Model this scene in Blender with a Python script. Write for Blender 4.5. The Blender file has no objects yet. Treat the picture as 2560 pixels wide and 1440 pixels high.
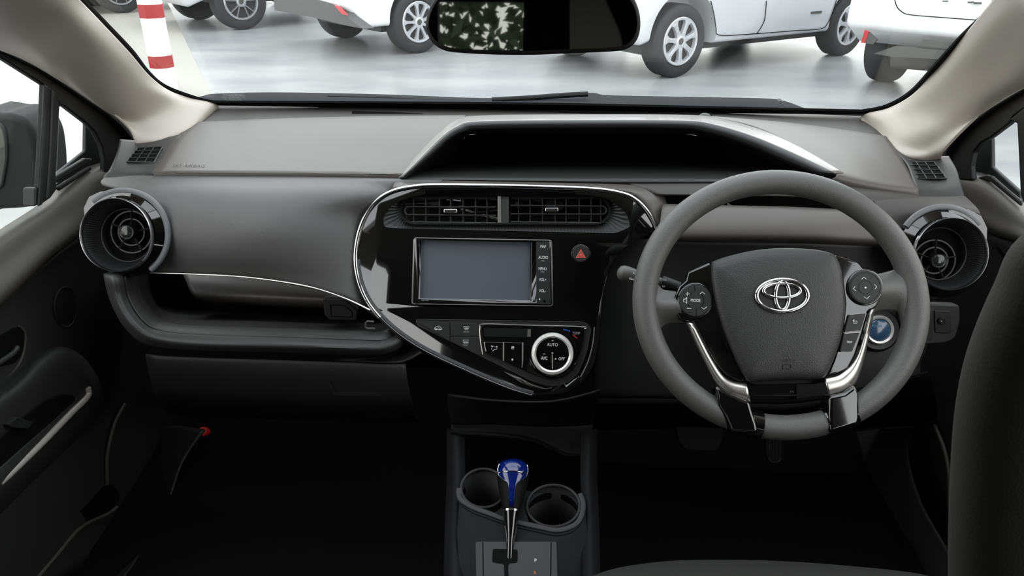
import bpy, bmesh, math, random
from mathutils import Vector as V, Matrix
random.seed(4)
C = bpy.context.scene.collection
R = math.radians
# ------------------------------------------------------------------ camera
YAW, PIT, ROL = R(2.677), R(25.976), R(.359)
CAM = V((.0304, 0, 1.2)); F = 1850.9
_f = V((-math.sin(YAW)*math.cos(PIT), math.cos(YAW)*math.cos(PIT), -math.sin(PIT)))
_r = V((math.cos(YAW), math.sin(YAW), 0)); _u = _r.cross(_f)
RT = _r*math.cos(ROL)+_u*math.sin(ROL); UP = -_r*math.sin(ROL)+_u*math.cos(ROL)
cd = bpy.data.cameras.new('camera'); cam = bpy.data.objects.new('camera', cd); C.objects.link(cam)
cd.sensor_width = 36; cd.lens = F/2560*36; cd.clip_start = .02; cd.clip_end = 200
m = Matrix((RT, UP, -_f)).transposed().to_4x4(); m.translation = CAM; cam.matrix_world = m
bpy.context.scene.camera = cam

def ray(x, y): return _f+RT*((x-1280)/F)+UP*((720-y)/F)
def at(x, y, Y): d = ray(x, y); return CAM+d*(Y/d.y)
def atx(x, y, X): d = ray(x, y); return CAM+d*((X-CAM.x)/d.x)
def atz(x, y, Z): d = ray(x, y); return CAM+d*((Z-CAM.z)/d.z)

class Plane:                       # a real tilted face of the interior: origin, right, up, outward normal
    def __init__(s, O, U, W):
        s.O = O.copy(); s.U = U.normalized(); s.W = W.normalized(); s.N = s.U.cross(s.W).normalized()
    def p(s, u, v, h=0): return s.O+s.U*u+s.W*v+s.N*h
    def px(s, x, y, h=0):
        d = ray(x, y); t = ((s.O+s.N*h-CAM).dot(s.N))/d.dot(s.N); return CAM+d*t
    def uv(s, P): q = P-s.O; return q.dot(s.U), q.dot(s.W)
def tilt(O, deg): return Plane(O, V((1, 0, 0)), V((0, math.sin(R(deg)), math.cos(R(deg)))))

def pt(q):
    if isinstance(q, V): return q
    if len(q) == 3: return at(*q)
    k = q[3]
    if k == 'x': return atx(*q[:3])
    if k == 'z': return atz(*q[:3])
    return k.px(q[0], q[1], q[2])

# ------------------------------------------------------------------ materials
def mat(name, col, rough=.5, metal=0., coat=0., bump=None, ior=1.5, spec=.5, noise=0, sheen=0, emit=None):
    M = bpy.data.materials.new(name); M.use_nodes = True; nt = M.node_tree; b = nt.nodes['Principled BSDF']
    b.inputs['Base Color'].default_value = (*col, 1); b.inputs['Roughness'].default_value = rough
    b.inputs['Metallic'].default_value = metal; b.inputs['Coat Weight'].default_value = coat
    b.inputs['Coat Roughness'].default_value = .03; b.inputs['Specular IOR Level'].default_value = spec
    b.inputs['IOR'].default_value = ior
    if sheen: b.inputs['Sheen Weight'].default_value = sheen
    if emit: b.inputs['Emission Color'].default_value = (*emit[0], 1); b.inputs['Emission Strength'].default_value = emit[1]
    tc = nt.nodes.new('ShaderNodeTexCoord')
    if bump:
        kind, sc, st = bump
        if kind == 'noise':
            t = nt.nodes.new('ShaderNodeTexNoise'); t.inputs['Scale'].default_value = sc; t.inputs['Detail'].default_value = 3; o = t.outputs['Fac']
        elif kind == 'vor':
            t = nt.nodes.new('ShaderNodeTexVoronoi'); t.inputs['Scale'].default_value = sc; o = t.outputs['Distance']
        else:
            t = nt.nodes.new('ShaderNodeTexWave'); t.inputs['Scale'].default_value = sc; t.bands_direction = 'DIAGONAL'; o = t.outputs['Fac']
        nt.links.new(tc.outputs['Object'], t.inputs['Vector'])
        bp = nt.nodes.new('ShaderNodeBump'); bp.inputs['Strength'].default_value = st; bp.inputs['Distance'].default_value = .0006
        nt.links.new(o, bp.inputs['Height']); nt.links.new(bp.outputs[0], b.inputs['Normal'])
    if noise:
        t = nt.nodes.new('ShaderNodeTexNoise'); t.inputs['Scale'].default_value = noise; t.inputs['Detail'].default_value = 5
        mx = nt.nodes.new('ShaderNodeMix'); mx.data_type = 'RGBA'
        mx.inputs[6].default_value = (*[c*.8 for c in col], 1); mx.inputs[7].default_value = (*[min(1, c*1.2) for c in col], 1)
        nt.links.new(tc.outputs['Object'], t.inputs['Vector']); nt.links.new(t.outputs['Fac'], mx.inputs[0]); nt.links.new(mx.outputs[2], b.inputs['Base Color'])
    return M
PAD = mat('soft_pad_plastic', (.074, .067, .062), .46, bump=('noise', 900, .25))
PAD2 = mat('shelf_plastic', (.040, .036, .034), .6, bump=('noise', 900, .25))
WEAVE = mat('woven_grain_plastic', (.072, .071, .071), .40, bump=('wave', 260, .35))
DARK = mat('dark_plastic', (.0115, .0115, .012), .5, spec=.4, bump=('noise', 700, .3))
GRAY = mat('mid_grey_plastic', (.024, .024, .0235), .5, spec=.4, bump=('noise', 700, .3))
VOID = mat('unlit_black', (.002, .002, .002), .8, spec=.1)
DOORP = mat('door_card_plastic', (.016, .016, .0155), .55, spec=.35, bump=('noise', 700, .3))
DOORT = mat('door_top_plastic', (.042, .039, .033), .5, bump=('noise', 700, .3))
PIANO = mat('piano_black', (.003, .003, .003), .06, coat=1.)
CHROME = mat('chrome', (.75, .75, .77), .1, 1.)
SATIN = mat('satin_silver', (.62, .60, .57), .32, 1.)
PILLAR = mat('pillar_trim_fabric', (.36, .325, .285), .38, bump=('noise', 1200, .2))
RUBBER = mat('black_rubber', (.005, .005, .005), .6, spec=.3)
RIM = mat('steering_rim_urethane', (.078, .078, .075), .46, bump=('vor', 900, .35))
LEATH = mat('airbag_grain', (.019, .019, .019), .46, bump=('vor', 800, .4))
KEYS = mat('switch_plastic', (.012, .012, .0125), .5, spec=.4)
WHITE = mat('white_print', (.72, .72, .72), .5)
DIMP = mat('grey_print', (.28, .28, .28), .5)
EMB = mat('debossed_black', (.006, .006, .006), .6)
CONS = mat('console_plastic', (.005, .005, .0055), .6, spec=.15, bump=('noise', 700, .3))
GRAB = mat('silver_painted_trim', (.42, .40, .37), .35, .3)
LEAF = mat('leaf_green', (.03, .05, .02), .6)
CREAM = mat('cream_wall_paint', (.80, .78, .70), .8)
MARK = mat('cream_floor_paint', (.33, .315, .28), .55)
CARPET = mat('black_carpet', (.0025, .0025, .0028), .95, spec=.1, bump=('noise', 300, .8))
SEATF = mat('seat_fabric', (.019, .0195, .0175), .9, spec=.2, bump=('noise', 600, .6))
SCREEN = mat('matte_screen', (.085, .095, .115), .28, spec=.8)
LCD = mat('lcd_glass', (.012, .013, .013), .12)
TYRE = mat('tyre_rubber', (.022, .022, .024), .7, noise=6)
SILVERP = mat('silver_wheel_cover', (.62, .63, .66), .3, .4)
ALLOY = mat('machined_alloy', (.55, .56, .58), .25, .8)
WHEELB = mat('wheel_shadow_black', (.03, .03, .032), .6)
CARW = mat('white_car_paint', (.80, .81, .82), .25, coat=.6)
CARS_ = mat('silver_white_car_paint', (.62, .63, .66), .28, .15, coat=.6)
CARG = mat('grey_bumper_plastic', (.07, .07, .068), .6)
CARGL = mat('car_window_glass', (.02, .022, .024), .05)
REDL = mat('red_reflector', (.45, .02, .03), .2)
REDP = mat('red_paint', (.33, .018, .022), .6, spec=.3)
WHTP = mat('white_paint', (.82, .82, .82), .5)
BLUE = mat('blue_knob_lens', (.002, .010, .11), .12, coat=.6)
BLUEP = mat('blue_print', (.02, .12, .6), .5)
PINK = mat('hazard_red', (.60, .12, .09), .5)
PWR = mat('power_button_blue', (.03, .07, .13), .2, coat=.5)
PWRT = mat('power_button_text', (.10, .28, .38), .5)
RINGW = mat('silver_knurled_ring', (.80, .79, .76), .35, .55)
ORANGE = mat('orange_print', (.5, .16, .03), .5)
COWL = mat('cowl_plastic', (.013, .015, .018), .85, spec=.1, bump=('noise', 400, .3))
LINER = mat('headliner', (.22, .21, .19), .9)
MIRR = mat('mirror_glass', (.13, .135, .125), .02, 1.)

def floor_mat():
    M = bpy.data.materials.new('epoxy_floor'); M.use_nodes = True; nt = M.node_tree; b = nt.nodes['Principled BSDF']
    tc = nt.nodes.new('ShaderNodeTexCoord')
    n1 = nt.nodes.new('ShaderNodeTexNoise'); n1.inputs['Scale'].default_value = .9; n1.inputs['Detail'].default_value = 7; n1.inputs['Roughness'].default_value = .6
    mp = nt.nodes.new('ShaderNodeMapping'); mp.inputs['Scale'].default_value = (.7, 1.6, 1)
    nt.links.new(tc.outputs['Object'], mp.inputs[0]); nt.links.new(mp.outputs[0], n1.inputs['Vector'])
    cr = nt.nodes.new('ShaderNodeValToRGB'); cr.color_ramp.elements[0].position = .32; cr.color_ramp.elements[1].position = .68
    cr.color_ramp.elements[0].color = (.25, .257, .27, 1); cr.color_ramp.elements[1].color = (.40, .40, .39, 1)
    nt.links.new(n1.outputs['Fac'], cr.inputs[0]); nt.links.new(cr.outputs[0], b.inputs['Base Color'])
    r = nt.nodes.new('ShaderNodeMapRange'); r.inputs['To Min'].default_value = .22; r.inputs['To Max'].default_value = .38
    nt.links.new(n1.outputs['Fac'], r.inputs[0]); nt.links.new(r.outputs[0], b.inputs['Roughness'])
    return M
EPOXY = floor_mat()
def glass_mat():
    M = bpy.data.materials.new('clear_glass'); M.use_nodes = True; nt = M.node_tree
    for n in list(nt.nodes):
        if n.type == 'BSDF_PRINCIPLED': nt.nodes.remove(n)
    out = [n for n in nt.nodes if n.type == 'OUTPUT_MATERIAL'][0]
    t = nt.nodes.new('ShaderNodeBsdfTransparent'); t.inputs[0].default_value = (.93, .95, .95, 1)
    g = nt.nodes.new('ShaderNodeBsdfGlossy'); g.inputs['Roughness'].default_value = .01
    lw = nt.nodes.new('ShaderNodeLayerWeight'); lw.inputs[0].default_value = .5
    pw = nt.nodes.new('ShaderNodeMath'); pw.operation = 'POWER'; pw.inputs[1].default_value = 5; nt.links.new(lw.outputs['Facing'], pw.inputs[0])
    fr = nt.nodes.new('ShaderNodeMath'); fr.operation = 'MULTIPLY_ADD'; fr.inputs[1].default_value = .5; fr.inputs[2].default_value = .02; nt.links.new(pw.outputs[0], fr.inputs[0])
    mx = nt.nodes.new('ShaderNodeMixShader')
    nt.links.new(fr.outputs[0], mx.inputs[0]); nt.links.new(t.outputs[0], mx.inputs[1]); nt.links.new(g.outputs[0], mx.inputs[2]); nt.links.new(mx.outputs[0], out.inputs[0])
    return M
GLASS = glass_mat()

# ------------------------------------------------------------------ builders
WLOC = {}
def thing(name, label=None, cat=None, loc=(0, 0, 0), group=None, rz=0):
    o = bpy.data.objects.new(name, None); C.objects.link(o); o.empty_display_size = .05
    o.location = loc; o.rotation_euler = (0, 0, rz); WLOC[o.name] = V(loc)
    if label: o['label'] = label
    if cat: o['category'] = cat
    if group: o['group'] = group
    return o
def tag(o, label=None, cat=None, group=None, kind=None):
    if label: o['label'] = label
    if cat: o['category'] = cat
    if group: o['group'] = group
    if kind: o['kind'] = kind
    return o

class MB:
    def __init__(s): s.v = []; s.f = []
    def add(s, vs, fs):
        n = len(s.v); s.v += [V(x) for x in vs]; s.f += [[i+n for i in f] for f in fs]; return s
    def box(s, c, d, M=None):
        x, y, z = d[0]/2, d[1]/2, d[2]/2; vs = [V((a*x, b*y, e*z)) for a in (-1, 1) for b in (-1, 1) for e in (-1, 1)]
        vs = [(M @ q if M else q)+V(c) for q in vs]
        return s.add(vs, [(0, 1, 3, 2), (4, 6, 7, 5), (0, 4, 5, 1), (2, 3, 7, 6), (0, 2, 6, 4), (1, 5, 7, 3)])
    def pbox(s, P, u0, u1, v0, v1, h0, h1):
        vs = [P.p(u, v, h) for u in (u0, u1) for v in (v0, v1) for h in (h0, h1)]
        return s.add(vs, [(0, 1, 3, 2), (4, 6, 7, 5), (0, 4, 5, 1), (2, 3, 7, 6), (0, 2, 6, 4), (1, 5, 7, 3)])
    def prism(s, pts0, pts1):       # two matching loops
        n = len(pts0)
        return s.add(list(pts0)+list(pts1), [list(range(n))[::-1], list(range(n, 2*n))]+[(i, (i+1) % n, n+(i+1) % n, n+i) for i in range(n)])
    def pprism(s, P, pix, h0, h1):  # outline given on the front face
        a = [P.px(x, y, h1) for x, y in pix]; return s.prism([q-P.N*(h1-h0) for q in a], a)
    def frame(s, outer, inner, d):  # ring between two matching loops, extruded by vector d
        n = len(outer); o2 = [q+d for q in outer]; i2 = [q+d for q in inner]; f = []
        for i in range(n):
            j = (i+1) % n
            f += [(i, j, n+j, n+i), (2*n+i, 3*n+i, 3*n+j, 2*n+j), (i, 2*n+i, 2*n+j, j), (n+i, n+j, 3*n+j, 3*n+i)]
        return s.add(list(outer)+list(inner)+o2+i2, f)
    def tube(s, pts, r, closed=False, n=10, sx=1., ref=None, caps=True):
        pts = [V(q) for q in pts]; m = len(pts); rs = r if isinstance(r, (list, tuple)) else [r]*m
        vs = []; fs = []; prev = None
        for i, q in enumerate(pts):
            a = pts[(i-1) % m] if closed or i > 0 else q; b = pts[(i+1) % m] if closed or i < m-1 else q
            t = (b-a).normalized()
            if ref is not None: x = ref-t*ref.dot(t)
            elif prev is None: x = t.orthogonal()
            else: x = prev-t*prev.dot(t)
            x.normalize(); prev = x; y = t.cross(x)
            for k in range(n):
                w = 2*math.pi*k/n; vs.append(q+x*math.cos(w)*rs[i]*sx+y*math.sin(w)*rs[i])
        for i in range(m if closed else m-1):
            j = (i+1) % m
            for k in range(n): fs.append((i*n+k, i*n+(k+1) % n, j*n+(k+1) % n, j*n+k))
        if not closed and caps: fs += [list(range(n))[::-1], list(range((m-1)*n, m*n))]
        return s.add(vs, fs)
    def lathe(s, P, c, prof, n=64, closed=False, caps=True):   # axis = plane normal; c=(u,v); prof=[(r,h)]
        vs = []; fs = []; m = len(prof)
        for r, h in prof:
            for k in range(n):
                w = 2*math.pi*k/n; vs.append(P.p(c[0]+r*math.cos(w), c[1]+r*math.sin(w), h))
        for i in range(m if closed else m-1):
            j = (i+1) % m
            for k in range(n): fs.append((i*n+k, i*n+(k+1) % n, j*n+(k+1) % n, j*n+k))
        if not closed and caps:
            if prof[0][0] > 1e-6: fs.append(list(range(n))[::-1])
            if prof[-1][0] > 1e-6: fs.append(list(range((m-1)*n, m*n)))
        return s.add(vs, fs)
    def grid(s, rows):
        h = len(rows); w = len(rows[0])
        return s.add([q for r in rows for q in r], [(i*w+j, i*w+j+1, (i+1)*w+j+1, (i+1)*w+j) for i in range(h-1) for j in range(w-1)])
    def build(s, name, m, parent=None, smooth=40, bevel=0, seg=3, solid=0, sub=0, noloc=False):
        me = bpy.data.meshes.new(name)
        L = V((0, 0, 0)); q = parent
        if not noloc and parent is not None:
            while q is not None: L = L+V(q.location); q = q.parent
        me.from_pydata([tuple(v-L) for v in s.v], [], s.f); me.validate(); me.update()
        bm = bmesh.new(); bm.from_mesh(me); bmesh.ops.remove_doubles(bm, verts=bm.verts, dist=1e-6)
        bmesh.ops.recalc_face_normals(bm, faces=bm.faces); bm.to_mesh(me); bm.free()
        me.materials.append(m)
        o = bpy.data.objects.new(name, me); C.objects.link(o); o.parent = parent
        if smooth:
            me.polygons.foreach_set('use_smooth', [True]*len(me.polygons)); me.set_sharp_from_angle(angle=R(smooth))
        if solid:
            k = o.modifiers.new('s', 'SOLIDIFY'); k.thickness = solid; k.offset = 0
        if bevel:
            k = o.modifiers.new('b', 'BEVEL'); k.width = bevel; k.segments = seg; k.limit_method = 'ANGLE'; k.angle_limit = R(35); k.harden_normals = True
        if sub:
            k = o.modifiers.new('u', 'SUBSURF'); k.levels = sub; k.render_levels = sub
        return o

def bake(o):
    dg = bpy.context.evaluated_depsgraph_get(); dg.update()
    me = bpy.data.meshes.new_from_object(o.evaluated_get(dg)); o.modifiers.clear(); o.data = me
def cut(o, *tools):                 # boolean-subtract shapes, then throw the cutters away
    for t in tools:
        c = t.build('cutter', VOID, smooth=0)
        if o.parent is not None:
            q = o.parent; L = V((0, 0, 0))
            while q is not None: L += V(q.location); q = q.parent
            for v in c.data.vertices: v.co -= L
            c.parent = o.parent
        k = o.modifiers.new('c', 'BOOLEAN'); k.object = c; k.operation = 'DIFFERENCE'; k.solver = 'EXACT'
        bake(o); bpy.data.objects.remove(c)
    o.data.set_sharp_from_angle(angle=R(40))

def cr(p0, p1, p2, p3, t):
    return .5*((2*p1)+(p2-p0)*t+(2*p0-5*p1+4*p2-p3)*t*t+(3*p1-p0-3*p2+p3)*t**3)
def spl(P, n=8, closed=False):
    m = len(P); out = []
    for i in range(m if closed else m-1):
        a, b, c, d = (P[(i-1) % m], P[i], P[(i+1) % m], P[(i+2) % m]) if closed else (P[max(i-1, 0)], P[i], P[i+1], P[min(i+2, m-1)])
        for k in range(n): out.append(cr(a, b, c, d, k/n))
    if not closed: out.append(P[-1])
    return out
def spl2(P, n=8, closed=False): return [(q.x, q.y) for q in spl([V((x, y, 0)) for x, y in P], n, closed)]
def skin(rows, n=6, mm=5, lin=False):
    R0 = [[pt(q) for q in r] for r in rows]
    R1 = [spl(r, n) for r in R0]
    w = min(len(r) for r in R1); R1 = [[r[round(i*(len(r)-1)/(w-1))] for i in range(w)] for r in R1]
    if lin: return R1
    cols = [spl([r[i] for r in R1], mm) for i in range(w)]
    return [[c[j] for c in cols] for j in range(len(cols[0]))]
def rnd(P, r, n=6):                 # fillet the corners of a 2D polygon
    out = []; m = len(P)
    for i in range(m):
        a, b, c = V((*P[i-1][:2], 0)), V((*P[i][:2], 0)), V((*P[(i+1) % m][:2], 0)); rr = P[i][2] if len(P[i]) > 2 else r
        u = (a-b); w = (c-b); lu, lw = u.length, w.length
        k = min(rr, lu*.49, lw*.49)
        if k < .01: out.append((b.x, b.y)); continue
        p, q = b+u.normalized()*k, b+w.normalized()*k
        for j in range(n+1):
            t = j/n; z = p*(1-t)**2+b*2*t*(1-t)+q*t*t; out.append((z.x, z.y))
    return out
def text(s, P, cx, cy, hpx, m, parent, h, name='lettering', wide=1., rot=0, ex=.0002):
    cu = bpy.data.curves.new('t', 'FONT'); cu.body = s; cu.align_x = 'CENTER'; cu.align_y = 'CENTER'; cu.resolution_u = 3
    o = bpy.data.objects.new('t', cu); C.objects.link(o)
    dg = bpy.context.evaluated_depsgraph_get(); dg.update(); me = bpy.data.meshes.new_from_object(o.evaluated_get(dg)); bpy.data.objects.remove(o)
    xs = [v.co.x for v in me.vertices]; ys = [v.co.y for v in me.vertices]; mx = (min(xs)+max(xs))/2; my = (min(ys)+max(ys))/2
    a, b = P.px(cx, cy-hpx/2, h), P.px(cx, cy+hpx/2, h); H = (a-b).length; cap = .73
    k = H/cap; c = P.px(cx, cy, h); cs, sn = math.cos(rot), math.sin(rot)
    mb = MB(); n = len(me.vertices)
    q = []
    for v in me.vertices:
        x, y = (v.co.x-mx)*k*wide, (v.co.y-my)*k; q.append(c+P.U*(x*cs-y*sn)+P.W*(x*sn+y*cs))
    mb.add([z+P.N*ex for z in q], [list(p.vertices) for p in me.polygons])
    bpy.data.meshes.remove(me)
    return mb.build(name, m, parent, smooth=0)
def disc(P, cx, cy, rpx, h0, h1, mb=None, n=48, ry=None):
    pts = [(cx+rpx*math.cos(2*math.pi*k/n), cy+(ry or rpx)*math.sin(2*math.pi*k/n)) for k in range(n)]
    return (mb or MB()).pprism(P, pts, h0, h1)
def pline(P, pts, r, h, closed=False, n=6, mb=None):
    return (mb or MB()).tube([P.px(x, y, h) for x, y in pts], r, closed, n)
def circ(cx, cy, r, n=32, a0=0, a1=360, ry=None):
    return [(cx+r*math.cos(R(a0+(a1-a0)*k/n)), cy+(ry or r)*math.sin(R(a0+(a1-a0)*k/n))) for k in range(n+(0 if abs(a1-a0) == 360 else 1))]

# ================================================================== OUTSIDE
def struct(o): o['kind'] = 'structure'; return o
struct(MB().box((0, 12, -.05), (50, 46, .1)).build('ground', EPOXY, smooth=0))
# striped bollard pole
b = atz(424, 262, 0)
pp = thing('bollard_pole', 'tall white pole with red bands standing on the parking floor', 'pole', b)
PG = Plane(b, V((1, 0, 0)), V((0, 1, 0)))
MB().lathe(PG, (0, 0), [(.085, 0), (.085, 2.6), (.0, 2.6)], 8).build('post', WHTP, pp, smooth=20)
for y0, y1 in ((142, 172), (13, 47)):
    z = []
    for yy in (y0, y1):
        d = ray(400, yy); t = (b.y-.08)/d.y; z.append((CAM+d*t).z)
    MB().lathe(PG, (0, 0), [(.0865, z[1]), (.0865, z[0])], 8).build('red_band', REDP, pp, smooth=20)

def wheel(name, parent, loc, side, style, r=.31, w=.2, rim=.205):
    """loc in the car's own frame; side=+1 faces local -y (right side of the car)"""
    e = bpy.data.objects.new(name, None); C.objects.link(e); e.parent = parent; e.location = loc
    P = Plane(V((0, 0, 0)), V((side, 0, 0)), V((0, 0, 1)))      # normal = -y*side
    k = r/.31
    t = MB().lathe(P, (0, 0), [(rim, -.01), (rim+.012, .004), (rim+.05*k, .010), (r-.022, .0), (r-.006, -.014), (r, -.03), (r, -w+.03), (r-.02, -w), (rim, -w)], 56, closed=True)
    t.build('tyre', TYRE, e, noloc=True, smooth=35)
    MB().lathe(P, (0, 0), [(0, -.055), (rim, -.055), (rim, -.04)], 40).build('brake_backing', WHEELB, e, noloc=True)  # dark disc, its colour stands in for shade in the gaps between spokes
    c = MB()
    c.lathe(P, (0, 0), [(rim*1.0, -.05), (rim*1.0, .0), (rim*.97, .006), (rim*.88, .002), (rim*.86, -.03)], 56, caps=False)
    c.lathe(P, (0, 0), [(rim*.30, -.03), (rim*.28, .002), (rim*.16, .008), (rim*.14, .003), (0, .004)], 40)
    n = {'cover7': 7, 'cover9': 9, 'alloy': 5}[style]
    for i in range(n):
        a = 2*math.pi*i/n+.3
        if style == 'alloy':
            for da in (-.16, .16):
                q = []
                for rr, dd, ww in ((.2, .3*da, .05), (.9, da*1.5, .035)):
                    for sg in (-1, 1):
                        an = a+dd+sg*ww/rr*.7; q.append((rim*rr*math.cos(an), rim*rr*math.sin(an)))
                lp = [q[0], q[2], q[3], q[1]]
                c.prism([P.p(u, v, -.03) for u, v in lp], [P.p(u, v, .002) for u, v in lp])
        else:
            wd = .115 if style == 'cover7' else .075
            lp = []
            for rr, ww in ((.24, wd), (.5, wd*.75), (.74, wd*.9), (.9, wd*1.9)):
                lp.append((rr, ww))
            L = [(rim*rr*math.cos(a)-rim*ww*math.sin(a), rim*rr*math.sin(a)+rim*ww*math.cos(a)) for rr, ww in lp]
            L += [(rim*rr*math.cos(a)+rim*ww*math.sin(a), rim*rr*math.sin(a)-rim*ww*math.cos(a)) for rr, ww in lp[::-1]]
            c.prism([P.p(u, v, -.03) for u, v in L], [P.p(u, v, .004) for u, v in L])
            if style == 'cover7':
                for sg in (-.03, .03):
                    L = [(rim*rr*math.cos(a)+s2*rim*math.sin(a), rim*rr*math.sin(a)-s2*rim*math.cos(a)) for rr, s2 in ((.35, sg-.012), (.8, sg-.03), (.8, sg+.0), (.35, sg+.012))]
                    c.prism([P.p(u, v, .003) for u, v in L], [P.p(u, v, .009) for u, v in L])
    c.build('wheel_cover' if style != 'alloy' else 'alloy_rim', ALLOY if style == 'alloy' else SILVERP, e, noloc=True, smooth=30)
    MB().lathe(P, (0, 0), [(rim*.13, 0), (rim*.13, .007), (0, .008)], 24).build('hub_emblem', CARG, e, noloc=True)
    return e

def carbody(root, paint, prof, wid, wheels, rwell=.36, y0=0.):
    """prof: side profile (x forward, z up). body spans local y from y0 (right flank) to y0+wid"""
    n = len(prof); sec = [(0, .06, .0), (.03, .015, .0), (.10, 0, .0)]
    b = MB()
    b.prism([V((x, y0, z)) for x, z in prof], [V((x, y0+wid, z)) for x, z in prof])
    o = b.build('body', paint, root, noloc=True, smooth=0)
    k = o.modifiers.new('b', 'BEVEL'); k.width = .045; k.segments = 4; k.limit_method = 'ANGLE'; k.angle_limit = R(25); bake(o)
    ts = []
    for x, z in wheels:
        P = Plane(V((x, y0-.1, z)), V((1, 0, 0)), V((0, 0, 1)))
        for hh in ((-.36, .2), (-wid-.3, -wid+.16)):
            ts.append(MB().lathe(P, (0, 0), [(rwell, hh[0]), (rwell, hh[1])], 48))
    cut2(o, ts); return o
def cut2(o, ts):
    for t in ts:
        c = t.build('cutter', VOID, smooth=0); c.parent = o.parent
        k = o.modifiers.new('c', 'BOOLEAN'); k.object = c; k.operation = 'DIFFERENCE'; k.solver = 'EXACT'
        bpy.context.view_layer.update(); bake(o); bpy.data.objects.remove(c)
    o.data.polygons.foreach_set('use_smooth', [True]*len(o.data.polygons)); o.data.set_sharp_from_angle(angle=R(30))

def carroot(name, label, P0, ang):
    return thing(name, label, 'car', (P0.x, P0.y, 0), 'parked cars beyond the windscreen', ang)
# hatchback profile: rear axle at x=0, heading +x
def prof_hatch(WB=2.48, low=.2, rear=-.62):
    return [(rear+.02, .42), (rear, .62), (rear+.03, .95), (rear+.14, 1.05), (rear+.5, 1.44), (.7, 1.53), (1.5, 1.50), (2.15, 1.08), (WB+.55, .93), (WB+.80, .70), (WB+.82, .40), (WB+.74, .24),
            (WB+.42, low+.02), (WB-.42, low), (.42, low), (-.40, low+.06), (rear+.12, .30)]
def windows(root, wid, y0, WB=2.48, rear=-.62):
    for yy, s in ((y0-.004, 1), (y0+wid+.004, -1)):
        q = [(rear+.42, 1.03), (rear+.72, 1.36), (.75, 1.44), (1.4, 1.42), (1.98, 1.08)]
        MB().prism([V((x, yy, z)) for x, z in q], [V((x, yy+.01*s, z)) for x, z in q]).build('side_window', CARGL, root, noloc=True, smooth=0)
    q = [(rear+.18, 1.06, .12), (rear+.49, 1.40, .2)]
    a = [V((q[0][0]-.02, y0+.14, q[0][1])), V((q[0][0]-.02, y0+wid-.14, q[0][1])), V((q[1][0]-.02, y0+wid-.22, q[1][1])), V((q[1][0]-.02, y0+.22, q[1][1]))]
    MB().prism(a, [p+V((.03, 0, 0)) for p in a]).build('rear_window', CARGL, root, noloc=True, smooth=0)
def seam(root, pts, r=.004, name='door_seam'):
    MB().tube(pts, r, n=6).build(name, VOID, root, noloc=True)

# ---- silver-white hatchback right of the mirror (nearest): its right flank faces us
W1, W2 = atz(1708, 105, .31), atz(2131, 63, .31)
dd = (W2-W1); ang = math.atan2(dd.y, dd.x); WB = dd.length
c1 = carroot('hatchback_car', 'silver white hatchback right of the rear view mirror, whole flank with two wheels in view', W1, ang)
carbody(c1, CARS_, prof_hatch(WB, .27), 1.68, [(0, .33), (WB, .33)], .40, .0)
windows(c1, 1.68, 0, WB)
def onflank(x, y):                  # photo point -> flank plane of the car, in car coordinates
    n = V((math.sin(ang), -math.cos(ang), 0)); d = ray(x, y); t = ((V((W1.x, W1.y, 0))-CAM).dot(n))/d.dot(n); q = CAM+d*t-V((W1.x, W1.y, 0))
    return V((q.x*math.cos(ang)+q.y*math.sin(ang), -.006, q.z))
seam(c1, spl([onflank(*q) for q in ((1776, 2), (1784, 37), (1789, 70), (1800, 88), (1890, 84), (1980, 77), (2050, 72), (2068, 58), (2082, 25), (2090, 0))], 6))
seam(c1, spl([onflank(*q) for q in ((1915, 2), (1911, 45), (1903, 66), (1890, 85))], 6))
q = onflank(2040, 31); MB().box((q.x, -.006, q.z), (.16, .006, .022)).build('badge', CARG, c1, noloc=True, smooth=0)
wheel('wheel', c1, (0, .03, .31), 1, 'cover7'); wheel('wheel', c1, (WB, .03, .31), 1, 'cover7')
wheel('wheel', c1, (0, 1.65, .31), -1, 'cover7'); wheel('wheel', c1, (WB, 1.65, .31), -1, 'cover7')
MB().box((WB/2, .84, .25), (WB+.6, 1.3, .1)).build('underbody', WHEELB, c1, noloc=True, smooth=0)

# ---- white car at the far right: rear bumper towards us
T = atz(2210, 206, 0)
c2 = carroot('white_car', 'white car at right edge with dark lower bumper and small red reflector', T, ang+R(8))
c2.location = (T.x+.02, T.y+.1, 0); WLOC[c2.name] = V(c2.location)
# local: rear-left wheel at x=0,y=0 ; body spans y from +.12 down to -1.6
pf = prof_hatch(2.6, .30, -.66); pf[0] = (-.66, .50); pf[-1] = (-.40, .36)
b = carbody(c2, CARW, pf, 1.72, [(0, .33), (2.6, .33)], .37, -1.60)
windows(c2, 1.72, -1.60, 2.6, -.66)
wheel('wheel', c2, (0, .08, .31), -1, 'cover7'); wheel('wheel', c2, (0, -1.56, .31), 1, 'cover7')
wheel('wheel', c2, (2.6, .08, .31), -1, 'cover7'); wheel('wheel', c2, (2.6, -1.56, .31), 1, 'cover7')
a2 = ang+R(8)
def onrear(x, y, X=-.67):
    n = V((-math.cos(a2), -math.sin(a2), 0)); o = V(c2.location); q0 = o+V((math.cos(a2), math.sin(a2), 0))*X
    d = ray(x, y); t = ((q0-CAM).dot(n))/d.dot(n); q = CAM+d*t-o
    return V((X, -q.x*math.sin(a2)+q.y*math.cos(a2), q.z))
def rearplate(name, pix, mtl, X=-.67, d=.02):
    a = [onrear(x, y, X) for x, y in pix]; return MB().prism(a, [q+V((d, 0, 0)) for q in a]).build(name, mtl, c2, noloc=True, smooth=0)
rearplate('lower_bumper', [(2184, 134), (2236, 116), (2400, 129), (2520, 140), (2520, 168), (2350, 148), (2230, 142)], CARG, -.69, .08)
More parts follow.
